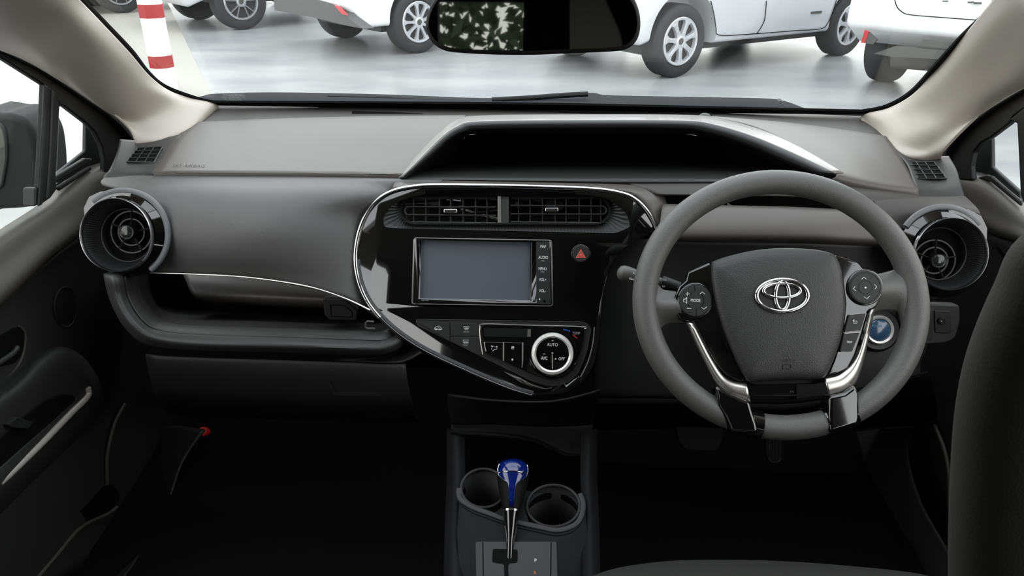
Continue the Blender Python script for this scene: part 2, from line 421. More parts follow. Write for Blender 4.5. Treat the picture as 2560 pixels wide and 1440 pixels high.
rearplate('licence_recess', [(2307, 99), (2399, 108), (2388, 123), (2293, 113)], CARG, -.675)
rearplate('reflector', [(2162, 75), (2172, 80), (2162, 108), (2152, 107)], REDL, -.685)
rearplate('fog_lamp_recess', [(2172, 80), (2193, 99), (2182, 111), (2162, 108)], CARG, -.68)
seam(c2, spl([onrear(*q, -.672) for q in ((2236, -4), (2242, 16), (2254, 29), (2276, 37), (2360, 44), (2452, 51), (2560, 60))], 6), .0035, 'tailgate_seam')
for q in ((2362, 3, 6, 3), (2426, 6, 7, 4), (2443, 8, 9, 5)):
    rearplate('emblem', [(q[0]-q[2], q[1]-q[3]/2), (q[0]+q[2], q[1]-q[3]/2), (q[0]+q[2], q[1]+q[3]/2), (q[0]-q[2], q[1]+q[3]/2)], CARG, -.68)
MB().tube([onrear(2235, 148, -.4), onrear(2380, 158, -.4)], .07, n=20).build('silencer', CARG, c2, noloc=True)
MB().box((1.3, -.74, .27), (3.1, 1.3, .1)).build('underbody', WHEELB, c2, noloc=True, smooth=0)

# ---- white car left of the mirror
A1, B1 = atz(1051, 56, .31), atz(843, 91, 0)
ax = V((A1.x-B1.x, A1.y-B1.y, 0)); hd = math.atan2(ax.x, -ax.y); hd = math.atan2(ax.normalized().x, -ax.normalized().y)
h1 = math.atan2(-ax.x*-1, -ax.y)  # heading perpendicular to the axle
h1 = math.atan2(ax.x, -ax.y)
c3 = carroot('white_hatchback', 'white hatchback half behind the mirror with grey lower bumper and red corner reflector', A1, R(44))
pf = prof_hatch(2.55, .24, -.86); pf[0] = (-.86, .50); pf[-1] = (-.62, .30)
carbody(c3, CARW, pf, 1.72, [(0, .33), (2.55, .33)], .37, 0)
windows(c3, 1.72, 0, 2.55, -.86)
for q, s in (((0, .02, .31), 1), ((2.55, .02, .31), 1), ((0, 1.70, .31), -1), ((2.55, 1.70, .31), -1)): wheel('wheel', c3, q, s, 'cover9')
a3 = R(44)
def onrear3(x, y, X=-.87):
    n = V((-math.cos(a3), -math.sin(a3), 0)); o = V(c3.location); q0 = o+V((math.cos(a3), math.sin(a3), 0))*X
    d = ray(x, y); t = ((q0-CAM).dot(n))/d.dot(n); q = CAM+d*t-o
    return V((X, -q.x*math.sin(a3)+q.y*math.cos(a3), q.z))
def rear3(name, pix, mtl, X=-.87, d=.02):
    a = [onrear3(x, y, X) for x, y in pix]; return MB().prism(a, [q+V((d, 0, 0)) for q in a]).build(name, mtl, c3, noloc=True, smooth=0)
rear3('lower_bumper', [(684, -30), (745, -14), (835, 12), (866, 42), (908, 72), (850, 60), (780, 43), (686, 26)], CARG, -.885, .12)
rear3('reflector', [(834, 12), (846, 16), (866, 38), (855, 36)], REDL, -.90)
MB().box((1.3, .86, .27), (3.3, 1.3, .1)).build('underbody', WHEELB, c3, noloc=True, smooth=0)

# ---- car with dark alloy wheels, and one more beyond it
A4 = atz(615, 75, 0)
c4 = carroot('grey_car', 'silver grey car with dark alloy wheel between striped pole and white hatchback', A4, R(44))
pf = prof_hatch(2.6, .34, -.80)
carbody(c4, CARS_, pf, 1.72, [(0, .36), (2.6, .36)], .41, 0); windows(c4, 1.72, 0, 2.6, -.8)
for q, s in (((0, .02, .34), 1), ((2.6, .02, .34), 1), ((0, 1.70, .34), -1), ((2.6, 1.70, .34), -1)): wheel('wheel', c4, q, s, 'alloy', .34, .22, .225)
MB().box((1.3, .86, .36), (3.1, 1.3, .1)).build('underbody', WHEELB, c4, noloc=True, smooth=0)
A5 = atz(312, 34, 0)
c5 = carroot('distant_car', 'farthest parked car, dark tyre just left of the striped pole', A5, R(44))
pf = prof_hatch(2.6, .34, -.80)
carbody(c5, CARS_, pf, 1.72, [(0, .36), (2.6, .36)], .41, 0); windows(c5, 1.72, 0, 2.6, -.8)
for q, s in (((0, .02, .34), 1), ((2.6, .02, .34), 1), ((0, 1.70, .34), -1), ((2.6, 1.70, .34), -1)): wheel('wheel', c5, q, s, 'alloy', .34, .22, .225)
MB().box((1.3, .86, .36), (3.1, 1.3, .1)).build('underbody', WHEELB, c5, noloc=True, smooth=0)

q = [atz(x, y, .004) for x, y in ((150, 0), (418, 5), (540, 262), (100, 262))]
struct(MB().prism([p-V((0, 0, .004)) for p in q], q).build('floor_marking', MARK, smooth=0))
for s_ in (-1, 1): struct(MB().box((s_*3.3, .95, .9), (.15, 7.5, 1.8)).build('parapet', CREAM, smooth=0))  # pale walls added beside the car to feed light and whiten the side windows
b = MB()
for i in range(2600):
    x, z = random.uniform(-2.6, 1.2), random.uniform(.4, 2.6); 
    if (x+.7)**2/3.0+(z-1.3)**2/1.4 > random.uniform(.6, 1.1): continue
    y = random.uniform(-5.4, -4.6); a_ = random.uniform(0, 6.28); l = random.uniform(.05, .1); d1_ = V((math.cos(a_), random.uniform(-.6, .6), math.sin(a_)))*l; d2_ = V((-math.sin(a_), random.uniform(-.6, .6), math.cos(a_)))*l*.4; o = V((x, y, z))
    b.add([o-d1_, o+d2_, o+d1_, o-d2_], [(0, 1, 2, 3)])
sb = thing('shrub', 'leafy green shrub behind the car, seen only as a patch in the rear view mirror', 'shrub', (-.7, -5, 0))
b.build('foliage', LEAF, sb, smooth=0)
MB().tube([V((-.7, -5, 0)), V((-.65, -5, .7)), V((-.8, -5.05, 1.4))], [.06, .05, .03], n=10).build('stem', WHEELB, sb)
# ================================================================== CABIN SHELL (the setting)
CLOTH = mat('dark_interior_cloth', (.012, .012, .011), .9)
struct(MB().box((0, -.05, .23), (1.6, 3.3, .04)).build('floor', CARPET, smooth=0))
struct(MB().box((0, 1.52, .56), (1.5, .04, .62)).build('wall_front', VOID, smooth=0))
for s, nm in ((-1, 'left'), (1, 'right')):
    o = MB(); o.box((s*.79, -.1, .50), (.05, 3.3, .54)); o.box((s*.79, -.95, 1.13), (.05, 1.6, .62))  # upper box closes off the rear side window, added to darken the cabin
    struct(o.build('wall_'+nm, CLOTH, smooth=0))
o = MB(); o.box((0, -1.72, .70), (1.6, .05, .96)); o.box((-.73, -1.72, 1.28), (.22, .05, .3)); o.box((.29, -1.72, 1.28), (1.06, .05, .3)); o.box((0, -1.72, 1.42), (1.6, .05, .08))  # dark rear closure added around a small opening, keeps gloss reflections dark
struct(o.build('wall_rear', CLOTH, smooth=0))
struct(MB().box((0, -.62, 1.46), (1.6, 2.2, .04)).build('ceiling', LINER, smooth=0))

# windscreen: glass sheet, black edge band, defined on the real raked plane
GO = at(1350, 274, 1.42); WS = Plane(GO, V((1, 0, 0)), V((0, -1, .60)))
outl = spl2([(530, 258), (490, 249), (413, 220), (370, 185), (327, 129), (258, 56), (194, -12), (100, -130), (20, -280), (-60, -480)], 6)
outr = spl2([(2720, -480), (2640, -270), (2560, -120), (2493, -5), (2463, 37), (2402, 97), (2341, 165), (2280, 232), (2219, 268), (2158, 281)], 6)
base = [(x, 258+(x-530)*(281-258)/(2158-530)-3*math.sin(math.pi*(x-530)/1628)) for x in range(2100, 560, -60)]
LP = outl+outr+base
cx, cy = 1340, 100
def shrink(q, k=9):
    x, y = q; n = V((cx-x, (cy-y)*2.2, 0)).normalized(); return (x+n.x*k, y+n.y*k)
OUT = [WS.px(x, y) for x, y in [shrink(q, -14) for q in LP]]; INN = [WS.px(x, y) for x, y in [shrink(q, 5) for q in LP]]
wsr = thing('window_1', loc=GO); struct(wsr)
MB().frame(OUT, INN, WS.N*-.004).build('black_edge_band', VOID, wsr, smooth=0)
MB().prism([q-WS.N*.004 for q in OUT], [q-WS.N*.008 for q in OUT]).build('windscreen_glass', GLASS, wsr, smooth=0)
for i, (s, yy, hh, wd) in enumerate((('ASAHIMAS', 240, 6, 1.5), ('DOT-24 LAMISAFE  T2', 246, 4, 1.1), ('43R-001024 AS1 M50', 250.5, 3.5, 1.0))):
    text(s, WS, 583, yy, hh, WHITE, wsr, -.003, 'glass_marking', wide=wd*.30, rot=-.01)

# pillars
def pillar(name, rows, label):
    g = skin(rows, 6, 6); o = MB().grid(g).build(name, PILLAR, smooth=80, solid=.004); return tag(o, label, 'pillar trim')
pillar('pillar_trim', [
    [V((-.50, .46, 1.43)), V((-.56, .45, 1.42)), V((-.62, .44, 1.40)), V((-.68, .44, 1.38)), V((-.73, .46, 1.36))],
    [(60, -160, .84), (-20, -110, .83), (-110, -60, .83), (-200, -20, .84), (-260, 30, .86)],
    [(186, -12, 1.02), (150, 10, .985), (95, 40, .98), (20, 80, .985), (-40, 108, 1.0)],
    [(252, 58, 1.10), (225, 80, 1.055), (180, 115, 1.05), (120, 150, 1.055), (66, 150, 1.07)],
    [(322, 132, 1.19), (292, 150, 1.14), (250, 185, 1.125), (200, 220, 1.13), (158, 204, 1.13)],
    [(372, 190, 1.27), (345, 208, 1.22), (305, 240, 1.195), (265, 270, 1.19), (228, 248, 1.18)],
    [(418, 226, 1.33), (400, 240, 1.285), (355, 285, 1.25), (310, 300, 1.23), (288, 288, 1.21)],
    [(470, 245, 1.385), (455, 262, 1.34), (405, 310, 1.27), (355, 332, 1.235), (322, 322, 1.22)],
    [(535, 256, 1.42), (512, 280, 1.375), (462, 325, 1.29), (400, 350, 1.24), (338, 356, 1.215)],
    [(545, 268, 1.425), (522, 292, 1.39), (472, 334, 1.30), (405, 358, 1.25), (338, 364, 1.215)]],
    'light grey left windscreen pillar cover, beside the door mirror')
pillar('pillar_trim', [
    [V((.50, .46, 1.43)), V((.56, .45, 1.42)), V((.62, .44, 1.40)), V((.68, .44, 1.38)), V((.73, .46, 1.36))],
    [(2640, -170, .84), (2700, -60, .80), (2760, 20, .78), (2800, 90, .78), (2860, 150, .80)],
    [(2496, -12, 1.0), (2530, 20, .96), (2575, 70, .94), (2620, 130, .93), (2660, 180, .93)],
    [(2408, 95, 1.13), (2440, 115, 1.08), (2490, 160, 1.05), (2530, 200, 1.03), (2568, 215, 1.02)],
    [(2345, 170, 1.23), (2375, 185, 1.17), (2430, 225, 1.12), (2465, 250, 1.10), (2500, 252, 1.09)],
    [(2285, 236, 1.30), (2315, 250, 1.245), (2370, 285, 1.18), (2410, 305, 1.15), (2440, 295, 1.13)],
    [(2222, 272, 1.37), (2255, 285, 1.31), (2310, 325, 1.22), (2360, 345, 1.18), (2395, 338, 1.15)],
    [(2170, 284, 1.40), (2205, 310, 1.35), (2255, 352, 1.26), (2310, 378, 1.21), (2362, 375, 1.17)],
    [(2158, 290, 1.41), (2190, 330, 1.36), (2225, 366, 1.28), (2275, 390, 1.22), (2352, 396, 1.19)],
    [(2150, 296, 1.41), (2185, 338, 1.37), (2220, 374, 1.29), (2270, 398, 1.23), (2350, 404, 1.19)]],
    'light grey right windscreen pillar cover, above the steering wheel side')

# cowl and wiper outside the glass
cw = thing('cowl_panel', 'dark grey cowl strip running along the base of the windscreen outside', 'cowl', at(1300, 262, 1.6))
g = skin([[(440, 262, 1.62), (505, 246, 1.74), (545, 239, 1.78), (700, 236, 1.82), (960, 241, 1.85), (1200, 250, 1.86), (1320, 246, 1.86), (1390, 239, 1.86), (1480, 237, 1.86), (1520, 243, 1.86), (1700, 247, 1.85), (1905, 251, 1.82), (1960, 258, 1.78), (2010, 276, 1.7), (2060, 292, 1.6)],
          [(440, 268, 1.56), (505, 256, 1.60), (545, 252, 1.62), (700, 250, 1.64), (960, 254, 1.66), (1200, 260, 1.68), (1320, 258, 1.68), (1390, 256, 1.68), (1480, 256, 1.68), (1520, 258, 1.68), (1700, 261, 1.66), (1905, 266, 1.64), (1960, 272, 1.62), (2010, 284, 1.58), (2060, 298, 1.54)],
          [(440, 280, 1.5), (505, 280, 1.5), (545, 280, 1.5), (700, 280, 1.5), (960, 282, 1.5), (1200, 284, 1.5), (1320, 286, 1.5), (1390, 288, 1.5), (1480, 288, 1.5), (1520, 290, 1.5), (1700, 295, 1.5), (1905, 300, 1.5), (1960, 302, 1.5), (2010, 305, 1.5), (2060, 310, 1.5)]], 5, 4)
MB().grid(g).build('cowl_skin', COWL, cw, smooth=50, solid=.01)
for x in (1189, 1620): MB().tube([at(x, 250, 1.79), at(x+2, 258, 1.69)], .0018).build('panel_gap', VOID, cw)
MB().tube([at(1947, 255, 1.79), at(1950, 262, 1.72)], .008).build('clip', RUBBER, cw)
for pts, rr in (([(820, 244), (960, 248), (1100, 255), (1230, 260), (1340, 262)], .006), ([(1230, 251), (1320, 246), (1400, 240), (1470, 236)], .006)):
    o = MB().tube(spl([at(x, y-1, 1.70) for x, y in pts], 6), rr, n=8).build('wiper_arm', RUBBER)
    tag(o, 'thin black wiper arm lying %s of the cowl strip' % ('on the left half' if pts[0][0] < 1000 else 'on the middle'), 'wiper', 'windscreen wiper arms')

struct(MB().prism([V((-0.02, -1.6, 1.0)), V((0.24, -1.6, 1.0)), V((0.18, -1.6, 1.25)), V((0.08, -1.6, 1.44)), V((-0.04, -1.6, 1.44))], [V((-0.02, -1.55, 1.0)), V((0.24, -1.55, 1.0)), V((0.18, -1.55, 1.25)), V((0.08, -1.55, 1.44)), V((-0.04, -1.55, 1.44))]).build('trim_1', CREAM, smooth=0, bevel=.01))
# ------------------------------------------------------------------ DASHBOARD
ds = thing('dashboard', 'dark grey moulded dashboard spanning the cabin under the windscreen', 'dashboard', (0, 1.1, .8))
def part(name, rows, m, parent=ds, solid=.003, sm=60, n=6, k=5, **kw):
    return MB().grid(skin(rows, n, k)).build(name, m, parent, smooth=sm, solid=solid, **kw)
part('windscreen_shelf', [
    [(470, 262, 1.44), (800, 264, 1.44), (1100, 268, 1.44), (1500, 275, 1.44), (1850, 282, 1.44), (2220, 294, 1.42)],
    [(490, 285, 1.40), (800, 282, 1.40), (1100, 282, 1.40), (1500, 284, 1.40), (1850, 291, 1.40), (2215, 318, 1.38)],
    [(478, 315, 1.33), (800, 302, 1.345), (1120, 300, 1.35), (1500, 300, 1.35), (1800, 302, 1.35), (2225, 352, 1.30)]], PAD2)
MB().grid([[at(x, 279+(x-870)*.003, 1.405) for x in range(880, 1790, 50)], [at(x, 286+(x-870)*.003, 1.385) for x in range(880, 1790, 50)]]).build('demister_slot', VOID, ds, smooth=0, solid=.002)
MB().prism([at(865, 272, 1.42), at(905, 286, 1.388), at(880, 289, 1.38), at(862, 276, 1.41)], [at(865, 272, 1.43), at(905, 286, 1.40), at(880, 289, 1.39), at(862, 276, 1.42)]).build('slot_end', PAD2, ds, smooth=0)
o = MB().lathe(tilt(at(1762, 296, 1.34), 80), (0, 0), [(.012, -.01), (.012, .003), (.008, .007), (0, .008)], 20).build('light_sensor', DARK, ds)
part('passenger_pad', [
    [(484, 307, 1.335), (700, 298, 1.34), (900, 293, 1.345), (1040, 291, 1.345), (1165, 290, 1.345)],
    [(440, 346, 1.25), (660, 338, 1.25), (860, 334, 1.25), (1000, 333, 1.25), (1112, 333, 1.245)],
    [(412, 388, 1.16), (640, 384, 1.16), (840, 383, 1.16), (970, 384, 1.16), (1062, 385, 1.155)],
    [(386, 427, 1.085), (620, 427, 1.085), (820, 429, 1.085), (940, 430, 1.085), (1020, 431, 1.085)],
    [(385, 432, 1.078), (620, 432, 1.078), (820, 434, 1.078), (940, 436, 1.078), (1012, 437, 1.078)],
    [(384, 443, 1.078), (620, 443, 1.078), (820, 445, 1.078), (940, 446, 1.078), (1010, 447, 1.078)]], PAD)
text('SRS AIRBAG', Plane(at(470, 415, 1.10), V((1, 0, 0)), V((0, .75, .3))), 472, 415, 7, PAD2, ds, .0015, 'airbag_marking', wide=1.0)
part('driver_pad', [
    [(1760, 291, 1.345), (1950, 306, 1.35), (2080, 322, 1.34), (2215, 342, 1.31)],
    [(1870, 314, 1.27), (2000, 332, 1.27), (2120, 360, 1.26), (2250, 392, 1.22)],
    [(1960, 352, 1.185), (2060, 374, 1.185), (2180, 407, 1.18), (2272, 430, 1.155)],
    [(2050, 402, 1.12), (2130, 425, 1.115), (2210, 447, 1.11), (2288, 462, 1.10)],
    [(2090, 436, 1.078), (2150, 452, 1.078), (2220, 466, 1.078), (2294, 474, 1.08)],
    [(2070, 452, 1.076), (2130, 467, 1.076), (2215, 482, 1.076), (2296, 490, 1.076)]], PAD)
# instrument brow (hood)
lip = [(1000, 446, 1.070), (1022, 428, 1.075), (1060, 390, 1.09), (1105, 345, 1.108), (1145, 318, 1.118), (1200, 306, 1.122), (1450, 303, 1.124), (1700, 304, 1.122), (1780, 313, 1.12), (1880, 343, 1.114), (1980, 385, 1.10), (2085, 434, 1.075)]
back = [(995, 446, 1.085), (1010, 430, 1.10), (1045, 388, 1.15), (1092, 340, 1.22), (1138, 304, 1.28), (1195, 291, 1.30), (1450, 288, 1.30), (1700, 289, 1.30), (1790, 296, 1.28), (1900, 326, 1.22), (2000, 370, 1.15), (2108, 434, 1.085)]
mid = [((a[0]+b[0])/2+(0), (a[1]+b[1])/2-1.5, (a[2]*.5+b[2]*.5)) for a, b in zip(lip, back)]
part('instrument_brow', [back, mid, lip], mat('brow_edge_plastic', (.16, .15, .14), .33, coat=.35), n=6, k=4)
lp2 = [(1012, 446, 1.068), (1040, 418, 1.073), (1078, 384, 1.086), (1122, 345, 1.102), (1160, 327, 1.112), (1210, 320, 1.116), (1450, 317, 1.118), (1690, 318, 1.116), (1765, 328, 1.114), (1860, 356, 1.108), (1955, 396, 1.094), (2050, 434, 1.073)]
part('brow_lip', [lip, [(a[0]*.5+b[0]*.5, a[1]*.5+b[1]*.5-1, a[2]*.5+b[2]*.5-.004) for a, b in zip(lip, lp2)], lp2], DARK, n=6, k=4)
bk = [(1130, 409, 1.30), (1132, 400, 1.32), (1140, 380, 1.33), (1150, 355, 1.34), (1165, 338, 1.34), (1215, 332, 1.34), (1450, 330, 1.34), (1690, 332, 1.34), (1760, 342, 1.34), (1800, 360, 1.33), (1815, 385, 1.32), (1830, 409, 1.30)]
part('recess_wall', [lp2, [(a[0]*.5+b[0]*.5, a[1]*.5+b[1]*.5, a[2]*.5+b[2]*.5) for a, b in zip(lp2, bk)], bk], RUBBER, n=6, k=3)
MB().prism([pt(q) for q in bk], [pt(q)+V((0, .02, 0)) for q in bk]).build('information_display', mat('display_black', (.002, .002, .002), .12), ds, smooth=0)
part('recess_floor', [[(1130, 407, 1.31), (1350, 406, 1.31), (1600, 406, 1.31), (1840, 407, 1.31)],
                      [(1062, 425, 1.17), (1350, 424, 1.17), (1600, 424, 1.17), (1960, 426, 1.17)],
                      [(1000, 443, 1.078), (1350, 446, 1.078), (1600, 447, 1.078), (2070, 448, 1.078)],
                      [(1000, 452, 1.074), (1350, 456, 1.074), (1600, 460, 1.074), (2110, 456, 1.074)]], GRAY)
SP = tilt(at(1207, 680, .985), 25)           # centre stack face
def s_(x, y, h=0): return (x, y, h, SP)
part('passenger_panel', [
    [(262, 447, 1.078), (386, 441, 1.078), (700, 443, 1.078), (900, 446, 1.078), (1100, 452, 1.078)],
    [(256, 462, 1.05), (390, 452, 1.06), (700, 452, 1.06), (900, 454, 1.06), (1100, 458, 1.06)],
    [(322, 480, 1.015), (410, 482, 1.02), (700, 484, 1.02), (945, 488, 1.034), (1010, 490, 1.09)],
    [(398, 530, .99), (450, 528, .992), (680, 530, .990), (896, 538, 1.024), (945, 540, 1.08)],
    [(413, 585, .98), (460, 587, .975), (660, 590, .970), (880, 597, 1.004), (930, 600, 1.06)],
    [(400, 640, .98), (450, 642, .975), (650, 650, .964), (875, 668, .986), (930, 680, 1.04)],
    [(366, 679, .99), (430, 682, .982), (640, 694, .973), (860, 744, .964), (945, 795, .985)]], WEAVE, solid=.004)
MB().tube(spl([at(*q) for q in ((374, 682, .980), (480, 685, .973), (620, 693, .966), (760, 714, .957), (860, 745, .953), (925, 775, .943))], 8), .0012, n=8).build('panel_edge_strip', SATIN, ds)
part('centre_top_trim', [
    [(1000, 448, 1.078), (1200, 453, 1.078), (1400, 457, 1.078), (1580, 462, 1.078), (1640, 472, 1.07), (1664, 505, 1.06), (1668, 545, 1.045), (1655, 585, 1.03)],
    [(990, 456, 1.06), (1200, 458, 1.06), (1400, 462, 1.06), (1575, 468, 1.06), (1628, 484, 1.052), (1650, 512, 1.045), (1656, 548, 1.035), (1650, 582, 1.02)],
    [(980, 472, 1.042), (1200, 464, 1.046), (1400, 468, 1.046), (1560, 480, 1.042), (1603, 502, 1.037), (1622, 530, 1.031), (1636, 556, 1.025), (1645, 582, 1.02)],
    [(975, 480, 1.08), (1200, 472, 1.08), (1400, 476, 1.08), (1550, 488, 1.08), (1595, 508, 1.07), (1613, 535, 1.07), (1628, 562, 1.06), (1636, 588, 1.05)]], PAD)
# driver side lower fascia
part('driver_upper_fascia', [
    [(1560, 455, 1.078), (1800, 453, 1.078), (2000, 453, 1.078), (2200, 474, 1.078), (2300, 488, 1.078)],
    [(1600, 470, 1.06), (1800, 470, 1.06), (2000, 472, 1.06), (2200, 490, 1.06), (2290, 500, 1.06)],
    [(1640, 487, 1.05), (1800, 489, 1.05), (2000, 492, 1.05), (2195, 506, 1.05), (2280, 515, 1.05)]], PAD2)
part('fascia_slot', [[(1640, 486, 1.07), (1800, 486, 1.07), (2000, 488, 1.07), (2200, 500, 1.07)], [(1640, 530, 1.07), (1800, 530, 1.07), (2000, 532, 1.07), (2200, 540, 1.07)]], VOID)
part('driver_mid_fascia', [
    [(1662, 512, 1.045), (1800, 515, 1.045), (2000, 520, 1.045), (2200, 532, 1.045)],
    [(1655, 520, 1.03), (1800, 523, 1.03), (2000, 528, 1.03), (2210, 540, 1.03)],
    [(1650, 555, 1.01), (1800, 558, 1.01), (2000, 560, 1.01), (2230, 570, 1.01)],
    [(1640, 588, 1.0), (1800, 590, 1.0), (2000, 592, 1.0), (2250, 603, 1.0)],
    [(1640, 600, 1.012), (1800, 602, 1.012), (2000, 604, 1.012), (2250, 615, 1.012)]], PAD)
MB().prism([at(1818, 506, 1.045), at(1842, 520, 1.04), at(1818, 520, 1.04)], [at(1818, 506, 1.06), at(1842, 520, 1.06), at(1818, 520, 1.06)]).build('slot_divider', DARK, ds, smooth=0)
part('column_surround', [
    [(1490, 585, 1.03), (1700, 602, 1.015), (2000, 604, 1.015), (2300, 612, 1.03)],
    [(1490, 680, 1.02), (1700, 680, 1.01), (2000, 690, 1.01), (2300, 700, 1.02)],
    [(1480, 800, 1.0), (1700, 800, .99), (2000, 800, .99), (2300, 800, 1.0)],
    [(1480, 930, .97), (1700, 930, .97), (2000, 940, .97), (2300, 900, .97)],
    [(1470, 1010, .96), (1700, 1010, .96), (2000, 1020, .96), (2300, 940, .96)]], DARK)
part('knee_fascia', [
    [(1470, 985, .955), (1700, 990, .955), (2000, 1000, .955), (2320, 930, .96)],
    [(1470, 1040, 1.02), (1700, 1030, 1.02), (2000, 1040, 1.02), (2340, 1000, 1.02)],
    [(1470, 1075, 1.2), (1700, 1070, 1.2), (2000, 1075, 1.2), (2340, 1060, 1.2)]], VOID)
# outer end caps with the side demister outlets
part('end_cap', [
    [(300, 350, 1.215), (370, 352, 1.235), (455, 338, 1.265)],
    [(292, 385, 1.165), (350, 392, 1.165), (420, 388, 1.17)],
    [(275, 425, 1.10), (330, 432, 1.09), (388, 430, 1.088)],
    [(262, 440, 1.085), (320, 444, 1.080), (386, 440, 1.080)],
    [(258, 452, 1.075), (320, 452, 1.072), (386, 446, 1.072)]], GRAY)
part('end_cap', [
    [(2215, 358, 1.29), (2290, 390, 1.23), (2372, 392, 1.19)],
    [(2262, 405, 1.195), (2325, 425, 1.165), (2392, 425, 1.13)],
    [(2280, 445, 1.125), (2340, 462, 1.10), (2402, 462, 1.085)],
    [(2290, 474, 1.085), (2350, 478, 1.078), (2408, 482, 1.068)],
    [(2290, 492, 1.075), (2350, 492, 1.07), (2410, 494, 1.06)]], GRAY)
def outlet(q, label):               # q = TL,TR,BR,BL as 3D points
    t = thing('side_demister_vent', label, 'air vent', sum(q, V())/4, 'side demister vents')
    n = (q[1]-q[0]).cross(q[3]-q[0]).normalized(); n = n if n.z > 0 else -n
    q = [p+n*.003 for p in q]
    MB().prism(q, [p-n*.002 for p in q]).build('dark_opening', VOID, t, smooth=0)
    MB().tube([p+n*.001 for p in q], .0012, True, 6).build('frame', GRAY, t)
    L = lambda a, b, k: a+(b-a)*k
    for k in (.25, .5, .75): MB().tube([L(q[0], q[3], k)+n*.0015, L(q[1], q[2], k)+n*.0015], .0011, n=6).build('louvre', KEYS, t)
    for k in (.33, .66): MB().tube([L(q[0], q[1], k)+n*.001, L(q[3], q[2], k)+n*.001], .0009, n=6).build('divider', KEYS, t)
    return t
outlet([at(345, 375, 1.19), at(407, 373, 1.20), at(386, 412, 1.13), at(318, 410, 1.13)], 'small grilled demister outlet at the left end of the dashboard')
outlet([at(2268, 409, 1.20), at(2336, 411, 1.175), at(2366, 452, 1.11), at(2294, 453, 1.118)], 'small grilled demister outlet at the right end of the dashboard')
# vent housings (pods)
part('vent_pod_cap', [
    [(2170, 478, 1.078), (2290, 490, 1.076), (2350, 492, 1.07), (2412, 492, 1.06)],
    [(2185, 505, 1.05), (2290, 505, 1.05), (2370, 508, 1.045), (2435, 515, 1.04)],
    [(2210, 540, 1.03), (2290, 530, 1.03), (2370, 520, 1.03), (2450, 534, 1.02)],
    [(2240, 575, 1.02), (2300, 560, 1.03), (2370, 550, 1.03), (2455, 550, 1.03)]], PAD2)
# ================================================================== ROUND VENTS
VCHR = mat('vent_ring_chrome', (.72, .72, .73), .2, 1.)
def round_vent(c, side, label, arc, ear, tiltdeg=22, hubd=(8, -8), sc=1.):
    P = tilt(at(c[0], c[1], .968), tiltdeg); k = (P.px(c[0]+90, c[1])-P.px(c[0], c[1])).length/90
    t = thing('round_air_vent', label, 'air vent', P.O, 'round air vents')
    r = 89*k*sc
    MB().lathe(P, (0, 0), [(r*.955, -.012), (r*.960, .006), (r*.972, .0105), (r*.99, .012), (r*1.01, .0095), (r*1.02, .004), (r*1.02, -.012)], 96, closed=True).build('chrome_ring', VCHR, t)
    # fluted funnel
    n = 180; rows = []
    for rr, hh, a in ((.965, .006, 0), (.90, -.002, .0007), (.80, -.014, .0007), (.74, -.022, 0), (.72, -.040, 0)):
        rows.append([P.p((r*rr+(a if i % 2 else -a))*math.cos(2*math.pi*i/n), (r*rr+(a if i % 2 else -a))*math.sin(2*math.pi*i/n), hh) for i in range(n+1)])
    MB().grid(rows).build('fluted_funnel', KEYS, t, smooth=0)
    MB().lathe(P, (0, 0), [(r*.735, -.020), (r*.745, -.0185), (r*.72, -.0195)], 96, closed=True).build('inner_ring', GRAY, t)
    MB().lathe(P, (0, 0), [(0, -.055), (r*.75, -.055), (r*.75, -.03)], 64).build('throat', VOID, t)
    Q = Plane(P.p(hubd[0]*k, -hubd[1]*k, -.022), P.U, P.W)
    for rr in (.58, .37): MB().lathe(Q, (0, 0), [(r*rr-.001, -.016), (r*rr-.001, 0), (r*rr+.001, 0), (r*rr+.001, -.016)], 64, closed=True).build('louvre_ring', KEYS, t)
    for a in (88, 158, 232, 300, 12):
        d = (math.cos(R(a)), math.sin(R(a))); MB().tube([Q.p(d[0]*r*.18, d[1]*r*.18, -.002), Q.p(d[0]*r*.60, d[1]*r*.60, -.002)], .0016, n=6, ref=P.N, sx=2.2).build('spoke', GRAY, t)
    b = MB().lathe(Q, (0, 0), [(r*.15, -.02), (r*.19, 0), (r*.205, .010), (r*.20, .0125), (r*.17, .0125)], 40).build('hub_knob', DARK, t)
    MB().lathe(Q, (0, 0), [(r*.205, .010), (r*.208, .013), (r*.185, .0145), (r*.18, .0135)], 40, closed=True).build('knob_ring', CHROME, b)
    MB().lathe(Q, (0, 0), [(r*.18, .0135), (r*.1, .0155), (0, .016)], 40).build('knob_face', LCD, b)
    # piano black crescent housing and its textured outer band
    oc, orx = arc['c'], arc['r']
    o = circ(oc[0], oc[1], orx, 96)
    inn = circ(c[0], c[1], 89*sc, 96)
    OO = [P.px(x, y, -.004) for x, y in o]; II = [P.px(x, y, .004) for x, y in inn]
    MB().frame(OO, II, -P.N*.016).build('gloss_housing', PIANO, t, smooth=30)
    a0, a1 = arc['a']
    band = circ(oc[0], oc[1], orx+3, 60, a0, a1)
    MB().tube([P.px(x, y, -.002) for x, y in band], arc.get('w', .0042), n=10).build('woven_band', mat('grey_grain_band', (.12, .125, .13), .4, bump=('wave', 500, .5)), t)
    if ear:
        MB().pprism(P, ear, -.024, .0).build('door_side_cap', PIANO, t, smooth=30, bevel=.001)
    return t
round_vent((299, 588), -1, 'round chrome ringed air vent at the left end of the dashboard', dict(c=(309, 587), r=108, a=(-132, 52)),
           [(209, 520), (222, 492), (250, 479), (300, 476), (330, 480)]+circ(299, 588, 91, 14, -75, -160)+[(212, 558)])
